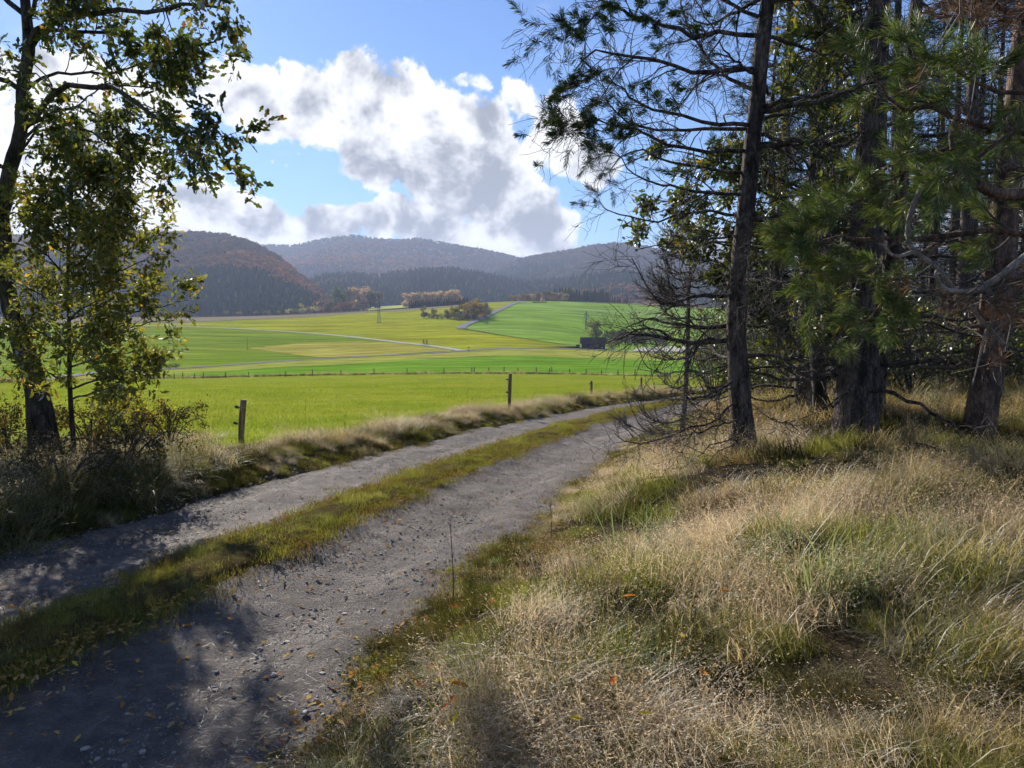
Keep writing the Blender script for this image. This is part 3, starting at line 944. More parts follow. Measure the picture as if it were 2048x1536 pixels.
def shrub_parts(rng, n=300):
    tr = MB()
    cr = MB()
    C, Nn = [], []
    for k in range(8):
        a = k * 2.4
        c = np.array([math.cos(a) * rng.uniform(.1, .45), math.sin(a) * rng.uniform(.1, .45), rng.uniform(.25, .72)])
        tr.tubes(resample([(0, 0, -.03), c * .6, c * 1.15], 5), np.linspace(.02, .004, 5), 4)
        d = norm(rng.normal(size=(n // 8, 3)))
        C.append(c + d * rng.uniform(.14, .3, (n // 8, 1)))
        Nn.append(d)
    C, Nn = np.concatenate(C), np.concatenate(Nn)
    C[:, 2] = np.maximum(C[:, 2], 0.02)
    quads(cr, C, norm(Nn + rng.normal(size=Nn.shape) * .6), rng.uniform(.03, .075, len(C)), rng)
    return tr.mesh('stem', M['twig']), cr.mesh('crown', M['crown'])


def conifer_parts(rng, n=26):
    tr = MB()
    tr.tubes(resample([(0, 0, -.03), (.004, 0, .4), (0, 0, 1)], 7), np.linspace(.018, .002, 7), 6)
    cr = MB()
    V, Fc = [], []
    for k in range(n):
        z = .1 + .88 * (k / n)
        r = .2 * (1 - z) ** .8 + .012
        m = 9
        for j in range(m):
            a = j / m * 6.283 + rng.uniform(-.3, .3) + k
            l = r * rng.uniform(.65, 1.15)
            dv = np.array([math.cos(a), math.sin(a), 0])
            sv = np.array([-math.sin(a), math.cos(a), 0])
            p0 = np.array([0, 0, z + .015])
            p1 = dv * l * .6 + [0, 0, z]
            p2 = dv * l + [0, 0, z - .03 - rng.uniform(0, .02)]
            w = l * .28
            b = len(V)
            V += [p0, p1 + sv * w - [0, 0, .02], p2, p1 - sv * w - [0, 0, .02]]
            Fc += [(b, b + 1, b + 2), (b, b + 2, b + 3)]
    cr.add(V, np.array(Fc))
    return tr.mesh('trunk', M['twig']), cr.mesh('crown', M['crown'])


_r = np.random.default_rng(29)
BROAD = [broad_parts(_r) for _ in range(3)]
WIDE = [broad_parts(_r, 1500, wide=1.45) for _ in range(2)]
SHRUB = [shrub_parts(_r) for _ in range(3)]
CONIF = [conifer_parts(_r) for _ in range(3)]


def plant(kind, name, pos, height, color, label, category, group=None, k=0, width=1.0):
    mt, mc = kind[k % len(kind)]
    o = thing(name, pos, label, category, group, rotz=random.uniform(0, 6.28))
    o.scale = (height * width, height * width, height)
    t = link(mt.name.split('.')[0], mt, o)
    c = link('crown', mc, o)
    c.color = (*color, 1)
    return o


def jit(c, v=0.18):
    k = 1 + random.uniform(-v, v)
    return tuple(max(0.005, x * k * (1 + random.uniform(-.08, .08))) for x in c)


OCHRE, BROWN, GREYB, OLIVE, DARKG = (0.34, 0.25, 0.08), (0.28, 0.18, 0.11), (0.2, 0.165, 0.13), (0.18, 0.18, 0.07), (0.02, 0.036, 0.022)
PINKB, RUST, YEL, GRNT = (0.58, 0.43, 0.31), (0.3, 0.12, 0.07), (0.5, 0.46, 0.2), (0.13, 0.17, 0.09)
# the copse beside the hill lane
for i, (px, py, hh, c, kd) in enumerate([
        (848, 636, 6.5, GREYB, 'b'), (858, 636, 3.0, (0.05, 0.05, 0.03), 's'), (868, 637, 5.5, GREYB, 'b'), (875, 638, 3.2, GREYB, 's'), (884, 638, 3.4, GREYB, 's'),
        (895, 638, 5.2, GREYB, 'b'), (902, 637, 5.8, GREYB, 'b'), (908, 639, 6.8, OCHRE, 'b'), (914, 640, 3.6, GREYB, 's'), (919, 638, 7.5, OLIVE, 'b'), (925, 641, 4.6, GREYB, 's'),
        (930, 636, 8.4, OCHRE, 'b'), (937, 641, 7.6, GREYB, 'b'), (944, 637, 8.8, OCHRE, 'b'), (950, 640, 6.6, OLIVE, 'b'), (952, 634, 10.0, OCHRE, 'b'), (960, 637, 8.4, OCHRE, 'b'),
        (966, 634, 7.6, OLIVE, 'b'), (973, 631, 6.4, OLIVE, 'b'), (978, 629, 4.6, GREYB, 's')]):
    p = hit(px, py)
    plant(BROAD if kd == 'b' else SHRUB, 'broadleaf_tree' if kd == 'b' else 'shrub', p, hh, jit(c),
          'ochre and grey tree in the small copse beside the hill lane' if kd == 'b' else 'low grey shrub in the small copse beside the hill lane', 'tree' if kd == 'b' else 'shrub',
          'trees of the copse' if kd == 'b' else 'shrubs of the copse', i, 1.0 if kd == 'b' else 1.2)
plant(CONIF, 'conifer', hit(904, 617), 3.0, DARKG, 'single tiny dark conifer above the copse on the yellow field', 'tree', None, 1, 1.4)
# the spruce windbreak and the autumn trees behind it
for i in range(34):
    u = i / 33
    px = 814 + u * 120 + random.uniform(-1, 1)
    p = hit(px, 617.5 - u * 7.5 + random.uniform(-.4, .4))
    plant(CONIF, 'spruce_tree', p + [0, 14, 0.3], random.uniform(5.6, 7.4), jit(DARKG), 'dark spruce in the dense windbreak row above the yellow field', 'tree', 'windbreak spruces', i, 1.35)
for i, px in enumerate([803, 812, 821, 828, 838, 848, 858, 870, 880, 893, 905]):
    p = hit(px, 616.5 - (px - 803) * 0.062)
    plant(BROAD, 'autumn_tree', p + [0, 30, 0], random.uniform(12, 15), jit(PINKB), 'pinkish brown autumn tree rising behind the windbreak', 'tree', 'trees behind the windbreak', i, 1.0)
# foot of the left hill
for i, (px, hh, c, kd) in enumerate([(560, 4, OLIVE, 's'), (578, 5, YEL, 's'), (590, 5.5, OLIVE, 's'), (606, 8.5, YEL, 'b'), (622, 6, BROWN, 's'), (632, 7, YEL, 's'), (645, 6.5, RUST, 's'), (660, 9, DARKG, 's'),
                                  (672, 6.5, RUST, 's'), (690, 9, RUST, 's'), (700, 9, RUST, 's'), (688, 22, GRNT, 'b'), (672, 17, GRNT, 'b'), (719, 13.5, YEL, 'p'), (728, 21, PINKB, 'b'), (716, 20, PINKB, 'b'), (742, 17, GREYB, 'b'), (752, 16, GREYB, 'b'), (512, 4, GREYB, 's'), (535, 4, OLIVE, 's'), (480, 4, BROWN, 's'), (455, 5, OLIVE, 's')]):
    base = hit(px, 631 - (px - 573) * 0.047)
    dist = 640 if hh < 12 else 668
    p = np.array([(px - 1024) / F * dist, dist, 0.0])
    p[2] = float(h(p[0], p[1])) - .3
    cn = {OLIVE: 'olive', YEL: 'pale yellow', BROWN: 'brown', RUST: 'rust red', DARKG: 'dark green', GRNT: 'grey green', PINKB: 'pinkish brown', GREYB: 'grey'}[c]
    plant({'s': SHRUB, 'b': BROAD, 'p': CONIF}[kd], 'shrub' if kd == 's' else 'autumn_tree', p, hh, jit(c, .1), cn + (' shrub' if kd == 's' else ' tree') + ' at the foot of the left hill behind the ploughed strip', 'shrub' if kd == 's' else 'tree', cn + ' growth at the hill foot', i, 1.15 if kd == 's' else (1.1 if kd == 'b' else 1.6))
# tree belt on the crest of the green hill
strip_sheet('crest_heath', [(1054, 598), (1120, 599), (1180, 601), (1240, 608), (1330, 614)], [(1060, 594), (1120, 593), (1180, 594), (1240, 600), (1330, 606)], M['heath'], 0.6, 40, 8)


def crest_pos(px, dist, dz=0.0):
    x = (px - 1024) / F * dist
    return np.array([x, dist, float(h(x, dist)) + dz])


for i in range(26):
    px = 1020 + i * 4.4 + random.uniform(-2, 2)
    plant(BROAD, 'autumn_tree', crest_pos(px, 640 + random.uniform(-10, 30)), random.uniform(6.5, 10) * (0.7 if px < 1045 else 1.0), jit(random.choice([PINKB, GREYB, OCHRE, BROWN])), 'greyish brown autumn tree in the belt on the green hill crest', 'tree', 'autumn trees on the crest', i, 1.0)
for i in range(44):
    px = 1108 + i * 3.4 + random.uniform(-1.5, 1.5)
    dist = 668 + random.uniform(-8, 40)
    plant(CONIF, 'spruce_tree', crest_pos(px, dist), random.uniform(11, 16) if px < 1215 else random.uniform(7, 10), jit(DARKG), 'dark spruce in the belt on the green hill crest', 'tree', 'spruces on the crest', i, 1.2)
for i in range(16):
    px = 1120 + i * 6.5 + random.uniform(-2, 2)
    plant(BROAD, 'autumn_tree', crest_pos(px, 720 + random.uniform(-5, 25)), random.uniform(15, 20), jit(random.choice([OLIVE, OCHRE, GREYB])), 'tall olive tree rising behind the crest spruces', 'tree', 'tall trees behind the crest', i, .95)
plant(SHRUB, 'shrub', hit(1198, 603), 4.0, (0.06, 0.05, 0.05), 'dark round bush at the upper edge of the green hill field', 'shrub', None, 1)
plant(CONIF, 'conifer', hit(1323, 622), 5.5, (0.03, 0.05, 0.03), 'lone dark conifer on the right side of the green hill field', 'tree', None, 2, 1.6)
for i, px in enumerate(np.linspace(1067, 1092, 9)):
    plant(SHRUB, 'shrub', hit(px, 606 + .15 * (i % 3)), 1.3, (0.03, 0.05, 0.02), 'small dark bush in the short row high on the green field', 'shrub', 'short bush row', i, 1.6)
# barn surroundings
plant(WIDE, 'lime_tree', hit(1191, 677), 8.2, (0.27, 0.29, 0.1), 'broad olive green tree standing behind the dark barn', 'tree', None, 0, 0.95)
for i, (px, py, hh) in enumerate([(1213, 680, 3.4), (1222, 678, 4.2), (1232, 679, 4.8), (1243, 680, 5.2), (1254, 682, 5.6), (1266, 684, 6.0), (1278, 686, 5.8), (1290, 688, 6.0), (1303, 689, 5.8), (1240, 688, 4.5), (1256, 690, 4.6), (1272, 692, 4.4), (1315, 690, 6), (1330, 691, 6)]):
    plant(SHRUB, 'thorn_bush', hit(px, py), hh, jit((0.06, 0.048, 0.05)), 'dark leafless thorn bush in the thicket right of the barn', 'shrub', 'thicket by the barn', i, 1.3)
plant(SHRUB, 'shrub', hit(1224, 699), 3.8, (0.17, 0.12, 0.1), 'pinkish grey bush at the right end of the barn', 'shrub', None, 2, 1.0)
plant(SHRUB, 'shrub', hit(1188, 716), 0.9, (0.12, 0.1, 0.07), 'tiny brown bush on the field bank below the barn', 'shrub', None, 0, 1.2)
plant(SHRUB, 'shrub', hit(352, 736), 1.3, (0.12, 0.1, 0.08), 'small brown bush beside the far left end of the lane', 'shrub', None, 1, 1.8)
plant(SHRUB, 'shrub', hit(336, 738), 1.4, (0.05, 0.07, 0.03), 'small dark green bush beside the far left end of the lane', 'shrub', None, 2, 1.2)


# ------------------------------------------------------------------ barn, shed, pylons, signpost
def barn():
    p = hit(1187, 698.5)
    y = p[1]
    k = y / F
    w, dp = 48 * k, 30 * k * 1.0
    wall, ridge = 12 * k, 23 * k
    o = thing('barn', p, 'long dark wooden barn with a low gable roof at the foot of the green hill', 'barn', rotz=-0.06)
    b = MB()
    x0, x1, y0, y1 = -w / 2 * .97, w / 2 * .97, 0.0, dp
    v = [(x0, y0, -1), (x1, y0, -1), (x1, y1, -1), (x0, y1, -1), (x0, y0, wall), (x1, y0, wall), (x1, y1, wall), (x0, y1, wall), (x0, (y0 + y1) / 2, ridge - .12), (x1, (y0 + y1) / 2, ridge - .12)]
    b.add(v, [np.array([(0, 1, 5, 4), (2, 3, 7, 6)]), np.array([(1, 2, 6, 9, 5), (3, 0, 4, 8, 7)])])
    b.build('wall', M['barnwood'], o)
    r = MB()
    e = .5
    for s in (0, 1):
        ya = y0 - e if s == 0 else y1 + e
        zz = wall - e * .45
        ym = (y0 + y1) / 2
        r.add([(x0 - e, ya, zz), (x1 + e, ya, zz), (x1 + e, ym, ridge), (x0 - e, ym, ridge), (x0 - e, ya, zz + .14), (x1 + e, ya, zz + .14), (x1 + e, ym, ridge + .14), (x0 - e, ym, ridge + .14)],
              np.array([(0, 1, 2, 3), (4, 5, 6, 7), (0, 1, 5, 4), (1, 2, 6, 5), (3, 0, 4, 7)]))
    r.build('roof', M['barnroof'], o)
    d = MB()
    d.box(-1.5, 1.5, -.06, 0.0, -.5, wall * .75)
    d.build('gate', M['barnwood'], o)
    d = MB()
    d.box(w * .33, w * .33 + 1.7 * k, -.08, 0.0, .3 * k, 3.6 * k)
    d.build('hatch', M['white'], o, label='small white hatch')
    p2 = hit(1156, 694)
    s = thing('shed', p2, 'tiny dark shed standing left of the barn', 'shed', rotz=-.1)
    q = MB()
    q.box(-4 * k, 4 * k, 0, 6 * k, -.4, 4.6 * k)
    q.build('wall', M['barnwood'], s)
    q = MB()
    q.box(-4.6 * k, 4.6 * k, -.2, 6.6 * k, 4.6 * k + .01, 5.3 * k)
    q.build('roof', M['greywood'], s)


barn()


def pylon(px, py, top, label, arm=1.0):
    p = hit(px, py)
    H = (py - top) / F * p[1]
    o = thing('power_pylon', p, label, 'pylon', None, rotz=.25)
    w0, w1 = H * .045, H * .016
    for sx in (-1, 1):
        for sy in (-1, 1):
            MB().tubes([(sx * w0, sy * w0, -.5), (sx * w1, sy * w1, H)], [.1, .07], 4).build('leg', M['steel'], o)
    br = MB()
    nl = 10
    for i in range(nl):
        za, zb_ = H * i / nl, H * (i + 1) / nl
        wa, wb = w0 + (w1 - w0) * i / nl, w0 + (w1 - w0) * (i + 1) / nl
        for a in range(4):
            c = [(-1, -1), (1, -1), (1, 1), (-1, 1)]
            (ax, ay), (bx, by) = c[a], c[(a + 1) % 4]
            br.tubes([(ax * wa, ay * wa, za), (bx * wb, by * wb, zb_)], [.03, .03], 3)
            br.tubes([(bx * wa, by * wa, za), (ax * wb, ay * wb, zb_)], [.03, .03], 3)
    br.build('lattice', M['steel'], o, kind='stuff')
    for z, l in ((.72, .13 * arm), (.86, .10 * arm)):
        for sx in (-1, 1):
            MB().tubes([(0, 0, H * z), (sx * H * l, 0, H * z + .1)], [.14, .07], 4).build('crossarm', M['steel'], o)
            MB().tubes([(sx * H * l * .95, 0, H * z), (sx * H * l * .95, 0, H * z - .9)], [.07, .07], 5).build('insulator', M['dark'], o)
    MB().box(-w0 * 1.9, w0 * 1.9, -w0 * 1.9, w0 * 1.9, -.8, .22).build('footing', M['ditch'], o)


pylon(758, 645.5, 590, 'lattice power pylon standing alone on the yellow field left of the copse')
pylon(1172.5, 659.5, 622, 'lattice power pylon on the green hill above the barn')
pylon(974, 648, 606, 'lattice power pylon at the right end of the copse beside the hill lane', 0.9)


def small_pole():
    p = hit(495, 700)
    o = thing('field_pole', p, 'thin dark pole standing alone in the striped meadow', 'pole')
    MB().tubes(resample([(0, 0, -.3), (0, 0, 2), (0, 0, 4.4)], 4), [.08, .075, .07, .06], 6).build('shaft', M['post'], o)
    MB().box(-.5, .5, -.5, .5, -.2, .14).build('base', M['ditch'], o)
    p = hit(936, 704)
    o = thing('signpost', p, 'dark signpost at the lane crossing', 'signpost')
    MB().tubes([(0, 0, -.3), (0, 0, 1.5)], [.07, .06], 6).build('shaft', M['post'], o)
    MB().box(-.07, .55, -.03, .03, 1.05, 1.3).build('board', M['post'], o)
    o = thing('bench', hit(933, 704.5), 'low dark bench beside the signpost at the lane crossing', 'bench')
    MB().box(-.9, .9, -.22, .22, .4, .48).build('seat', M['post'], o)
    for sx in (-.7, .7):
        MB().box(sx - .06, sx + .06, -.2, .2, -.2, .399).build('leg', M['post'], o)
    o = thing('boulder', hit(956, 703.5), 'small dark boulder on the verge right of the lane crossing', 'stone')
    rock(np.random.default_rng(2), .55).build('stone_body', M['stone'], o, True)


def rock(rng, s, flat=.6):
    """an irregular stone from a subdivided cube"""
    n = 4
    g = np.linspace(-1, 1, n)
    mb = MB()
    for ax in range(3):
        for sg in (-1, 1):
            A, B = np.meshgrid(g, g, indexing='ij')
            P = np.zeros((n, n, 3))
            P[..., ax] = sg
            P[..., (ax + 1) % 3] = A * sg
            P[..., (ax + 2) % 3] = B
            P = norm(P)
            P = P * (1 + .16 * np.sin(P @ rng.normal(size=3) * 3 + 1) + .12 * np.sin(P @ rng.normal(size=3) * 5))[..., None]
            P = P * np.array([1, .75, flat]) * s
            i = np.arange(n - 1)[:, None] * n
            j = np.arange(n - 1)[None]
            mb.add(P, np.stack([i + j, i + j + n, i + j + n + 1, i + j + 1], -1).reshape(-1, 4))
    return mb


small_pole()


# ------------------------------------------------------------------ cyclists
def cyclist(px, py, label, jacket, dirx):
    p = hit(px, py)
    p[2] += .24
    b = thing('bicycle', p, 'dark bicycle ridden by ' + label, 'bicycle', None, rotz=dirx)
    for x in (-.52, .52):
        a = np.linspace(0, 2 * math.pi, 19)
        ring = np.c_[x + .33 * np.cos(a), 0 * a, .34 + .33 * np.sin(a)]
        w = link('wheel', MB().tubes([(x, -.03, .34), (x, .03, .34)], [.03, .03], 8).mesh('hub', M['steel']), b)
        MB().tubes(ring, np.full(19, .025), 6, False).build('tyre', M['dark'], w)
        sp = MB()
        for k in range(8):
            sp.tubes([(x, 0, .34), (x + .32 * math.cos(k * .785), 0, .34 + .32 * math.sin(k * .785))], [.006, .006], 3)
        sp.build('spokes', M['steel'], w, kind='stuff')
    fr = MB()
    for q in ([(-.52, 0, .34), (-.1, 0, .3)], [(-.1, 0, .3), (-.22, 0, .85)], [(-.1, 0, .3), (.38, 0, .75)], [(-.2, 0, .78), (.36, 0, .85)], [(-.52, 0, .34), (-.2, 0, .78)], [(.52, 0, .34), (.36, 0, .98)]):
        fr.tubes(q, [.022, .022], 6)
    fr.build('frame', M['dark'], b)
    MB().tubes([(.38, -.28, 1.02), (.38, .28, 1.02)], [.018, .018], 6).build('handlebar', M['dark'], b)
    MB().box(-.36, -.1, -.07, .07, .86, .92).build('saddle', M['dark'], b)
    o = thing('person', p, label, 'person', None, rotz=dirx)
    V = [(-.2, 0, .98), (-.12, 0, 1.2), (.0, 0, 1.45), (.05, 0, 1.56), (.09, 0, 1.68), (.1, 0, 1.76),
         (-.18, .1, .95), (.12, .11, .78), (-.06, .11, .42), (.06, .11, .36),
         (-.18, -.1, .95), (.02, -.11, .66), (-.12, -.11, .26), (.02, -.11, .2),
         (.0, .17, 1.44), (.2, .22, 1.22), (.38, .2, 1.05), (.0, -.17, 1.44), (.2, -.22, 1.22), (.38, -.2, 1.05)]
    E_ = [(0, 1), (1, 2), (2, 3), (3, 4), (4, 5), (0, 6), (6, 7), (7, 8), (8, 9), (0, 10), (10, 11), (11, 12), (12, 13), (2, 14), (14, 15), (15, 16), (2, 17), (17, 18), (18, 19)]
    Rr = [.15, .16, .17, .07, .1, .09, .1, .075, .05, .045, .1, .075, .05, .045, .075, .055, .04, .075, .055, .04]
    me = bpy.data.meshes.new('body')
    me.from_pydata(V, E_, [])
    me.materials.append(M[jacket])
    bd = link('body', me, o)
    sk = bd.modifiers.new('skin', 'SKIN')
    for i, r in enumerate(Rr):
        me.skin_vertices[0].data[i].radius = (r, r)
    me.skin_vertices[0].data[0].use_root = True
    ss = bd.modifiers.new('sub', 'SUBSURF')
    ss.levels = ss.render_levels = 1
    rock(np.random.default_rng(1), .13, .8).build('helmet', M['dark'], o, True).location = (.11, 0, 1.8)


cyclist(847.5, 691.5, 'left one of the two dark clad cyclists on the gravel lane', 'cloth', 2.7)
cyclist(853.5, 692.3, 'right one of the two dark clad cyclists on the gravel lane', 'cloth2', 2.7)


# ------------------------------------------------------------------ fences
def post_mesh(rng, hgt, r, lean):
    k = 6
    P = resample([(0, 0, -.35), (lean[0] * .4, lean[1] * .4, hgt * .4), (lean[0], lean[1], hgt)], k)
    mb = MB()
    mb.tubes(P, np.full(k, r) * rng.uniform(.93, 1.06, k), 9)
    return mb


_r = np.random.default_rng(41)
for px, py_top, depth, lean, lb in [(478, 800, 11.4, .06, 'weathered fence post left of the track, nearest and tallest'), (1018, 748, 19.3, .03, 'weathered fence post at the verge above the middle of the track'),
                                    (1183, 762, 29, .0, 'thin fence post at the verge, second from the leafless sapling'), (1283, 755, 34, .0, 'thin fence post half hidden by the leafless sapling twigs')]:
    top = at(px, py_top, depth)
    zg = float(h(top[0], top[1]))
    o = thing('fence_post', (top[0], top[1], zg), lb, 'fence post', 'track side fence posts')
    H = top[2] - zg
    post_mesh(_r, H, .045, (lean, .02)).build('shaft', M['post'], o, True)
    for z in (.5, .84):
        c_ = lean * z * z
        MB().tubes([(c_ - .03, -.03, H * z), (c_ - .075, -.035, H * z + .01), (c_ - .085, -.035, H * z + .03)], [.014, .022, .018], 6).build('insulator', M['insul'], o)
ORD = ['first', 'second', 'third', 'fourth', 'fifth', 'sixth', 'seventh', 'eighth', 'ninth', 'tenth', 'eleventh', 'twelfth', 'thirteenth', 'fourteenth']


def far_post_label(px, i):
    if px < 300:
        return 'small dark far fence post hidden behind the left oak leaves'
    if px in (944, 948):
        return 'small dark far fence post, %s of the close pair at mid fence' % ('left' if px == 944 else 'right')
    if px < 944:
        return 'small dark far fence post, %s left of the close pair' % ORD[16 - i]
    return 'small dark far fence post, %s right of the close pair' % ORD[i - 19]


for i, (px, py) in enumerate([(-60, 768), (40, 765), (140, 763), (307, 760), (329, 760), (349, 759.5), (366, 759.5), (389, 759), (407, 758.5), (451, 757.5), (498, 756), (571, 755), (625, 754), (682, 752.5), (748, 751), (814, 749.5), (888, 749),
                              (944, 747.5), (948, 747.5), (978, 747), (1008, 747), (1036, 747.5), (1073, 748), (1099, 748.5), (1104, 748.5), (1139, 749.5), (1172, 751), (1203, 752), (1236, 752.5), (1270, 753.5), (1302, 754.5), (1340, 755.5), (1380, 756.5)]):
    p = hit(px, py)
    o = thing('fence_post', p, far_post_label(px, i), 'fence post', 'far meadow fence posts')
    Hh = random.uniform(1.05, 1.35)
    post_mesh(_r, Hh, .09 if px > 930 else .07, (random.uniform(-.08, .08), 0)).build('shaft', M['oldpost'], o, True)
    MB().tubes([(0, -.08, Hh * .8), (0, -.14, Hh * .8)], [.03, .025], 6).build('insulator', M['insul'], o)

# ------------------------------------------------------------------ haze in the valley air
hz = MB().box(-5200, 5200, -400, 7000, -60, 345).build('haze', None, None, kind='stuff', label='thin pale autumn haze filling the valley air', category='haze')
hm = bpy.data.materials.new('haze_air')
hm.use_nodes = True
hm.node_tree.nodes.clear()
_t = NT(hm.node_tree)
_pv = _t.n('ShaderNodeVolumePrincipled', {'Color': (0.6, 0.72, 1.0, 1), 'Density': 0.0002, 'Anisotropy': 0.15})
_o = _t.n('ShaderNodeOutputMaterial')
hm.node_tree.links.new(_pv.outputs[0], _o.inputs['Volume'])
hz.data.materials.append(hm)
# ------------------------------------------------------------------ near trees
def children(rng, P, R, n, L, ang, tro=(0, 0, 0), t0=.2, t1=1.0, k=6, wig=.18, rs=.5, rmin=.0022, taper=.3, lenfall=.45):
    """grow n side shoots on each parent polyline; returns (points, radii)"""
    m, kk, _ = P.shape
    N = m * n
    par = np.repeat(np.arange(m), n)
    t = (rng.uniform(t0, t1, N)) * (kk - 1)
    i = np.minimum(t.astype(int), kk - 2)
    f = (t - i)[:, None]
    p = P[par, i] * (1 - f) + P[par, i + 1] * f
    r = R[par, i] * (1 - f[:, 0]) + R[par, i + 1] * f[:, 0]
    tan = norm(P[par, i + 1] - P[par, i])
    v = rng.normal(size=(N, 3))
    perp = norm(v - tan * np.sum(v * tan, -1, keepdims=True))
    a = rng.uniform(ang[0], ang[1], N)[:, None]
    d = tan * np.cos(a) + perp * np.sin(a)
    l = rng.uniform(L[0], L[1], N) * (1 - lenfall * t / (kk - 1))
    out = np.zeros((N, k, 3))
    out[:, 0] = p
    for q in range(1, k):
        d = norm(d + rng.normal(size=(N, 3)) * wig + np.array(tro))
        out[:, q] = out[:, q - 1] + d * (l / (k - 1))[:, None]
    r0 = np.maximum(r * rs, rmin)
    rr = r0[:, None] * np.linspace(1, taper, k)[None]
    return out, np.maximum(rr, rmin * .6)


LEAF = np.array([(0, 0, 0), (.16, .22, .03), (.11, .36, .02), (.27, .56, .06), (.15, .74, .03), (.13, .92, .04), (0, 1.02, -.03),
                 (-.13, .92, .04), (-.15, .74, .03), (-.27, .56, .06), (-.11, .36, .02), (-.16, .22, .03)])
LEAF_F = np.array([(0, 1, 2), (0, 2, 4), (2, 3, 4), (0, 4, 6), (4, 5, 6), (0, 6, 8), (6, 7, 8), (0, 8, 10), (8, 9, 10), (0, 10, 11)])
LEAF2 = np.array([(0, 0, 0), (.26, .45, .06), (0, 1, -.05), (-.26, .45, .06)])
LEAF2_F = np.array([(0, 1, 2), (0, 2, 3)])


def add_leaves(mb, rng, P, D, size, tmpl=LEAF, tf=LEAF_F, flat=.35):
    n = len(P)
    y = norm(D)
    up = norm(rng.normal(size=(n, 3)) + np.array([0, 0, flat * 3]))
    x = norm(np.cross(y, up))
    z = np.cross(x, y)
    S = np.asarray(size).reshape(-1, 1, 1)
    V = P[:, None] + S * (x[:, None] * tmpl[None, :, :1] + y[:, None] * tmpl[None, :, 1:2] + z[:, None] * tmpl[None, :, 2:3])
    i = np.arange(n)[:, None, None] * len(tmpl)
    mb.add(V, (i + tf[None]).reshape(-1, 3))


def leaf_on(rng, P, per, size, spread=.05, drop=.0, t0=.3, droop=-.25):
    """leaf positions along twigs"""
    m, k, _ = P.shape
    N = m * per
    par = np.repeat(np.arange(m), per)
    t = rng.uniform(t0, 1, N) * (k - 1)
    i = np.minimum(t.astype(int), k - 2)
    f = (t - i)[:, None]
    p = P[par, i] * (1 - f) + P[par, i + 1] * f + rng.normal(size=(N, 3)) * spread * .4
    tan = norm(P[par, i + 1] - P[par, i])
    d = norm(tan * .6 + rng.normal(size=(N, 3)) * .8 + np.array([0, 0, droop]))
    keep = rng.random(N) > drop
    return p[keep], d[keep], rng.uniform(size[0], size[1], N)[keep]


def needles_on(mb, rng, tips, dirs, n=46, L=(.05, .085), back=.14, w=.0022, spread=.85):
    """bottle-brush of pine needles at shoot tips"""
    m = len(tips)
    N = m * n
    par = np.repeat(np.arange(m), n)
    t = rng.uniform(0, 1, N)
    ax = norm(dirs)[par]
    p = tips[par] - ax * (back * t)[:, None]
    v = rng.normal(size=(N, 3))
    perp = norm(v - ax * np.sum(v * ax, -1, keepdims=True))
    sp = (spread * (.35 + .75 * t))[:, None]
    d = norm(ax * (1.0 - .5 * t)[:, None] + perp * sp + np.array([0, 0, -.06]))
    l = rng.uniform(L[0], L[1], N)[:, None]
    s = norm(np.cross(d, rng.normal(size=(N, 3)))) * w
    e = p + d * l
    mid = p + d * l * .55 + np.array([0, 0, .004])
    V = np.stack([p - s * .6, mid + s, e, mid - s * .4], 1)
    i = np.arange(N)[:, None] * 4
    mb.add(V, np.concatenate([i + [[0, 1, 2]], i + [[0, 2, 3]]]))


def pix(pts):
    return np.array([at(*p) for p in pts])


def stem(root, P, R, name, mat, sides=10, bumpy=.0, rng=None, props=None):
    mb = MB()
    P = local(P, root)
    mb.tubes(P, R, sides)
    if bumpy and rng is not None:
        V = mb.v[0]
        V = V + fbm(V[:, 0] * 9 + V[:, 2] * 2, V[:, 1] * 9 - V[:, 2] * 3, 7, 3)[:, None] * bumpy * norm(V - np.repeat(P, sides, 0))
        mb.v[0] = V
    return mb.build(name, mat, root, True, **(props or {}))


def flare(k, r0, r1, base=1.5, pw=7):
    u = np.linspace(0, 1, k)
    return (r0 + (r1 - r0) * u) * (1 + (base - 1) * (1 - u) ** pw * 1.0)


def hang_tree(root, rng, limbs, twig_mat, limb_mat, lv2, lv3, leaf=None, needle=None, lv4=None, limb_sides=7, extra_leaf=None):
    """limbs: list of (points, r0, r1); each limb is a part, fine twigs and foliage are joined"""
    K = 12
    LP, LR = [], []
    for pts, r0, r1 in limbs:
        P = resample(pts, K)
        P[1:-1] += rng.normal(size=(K - 2, 3)) * np.linalg.norm(P[-1] - P[0]) * .008
        R = np.linspace(r0, r1, K)
        LP.append(P)
        LR.append(R)
        stem(root, P, R, 'branch', limb_mat, limb_sides)
    LP, LR = np.array(LP), np.array(LR)
    tw = MB()
    c2 = children(rng, LP, LR, **lv2)
    tw.tubes(local(c2[0], root), c2[1], 4)
    c3 = children(rng, c2[0], c2[1], **lv3)
    tw.tubes(local(c3[0], root), c3[1], 3, False)
    last = c3
    if lv4:
        last = children(rng, c3[0], c3[1], **lv4)
        tw.tubes(local(last[0], root), last[1], 3, False)
    tw.build('twigs', twig_mat, root, kind='stuff')
    return LP, c2, c3, last


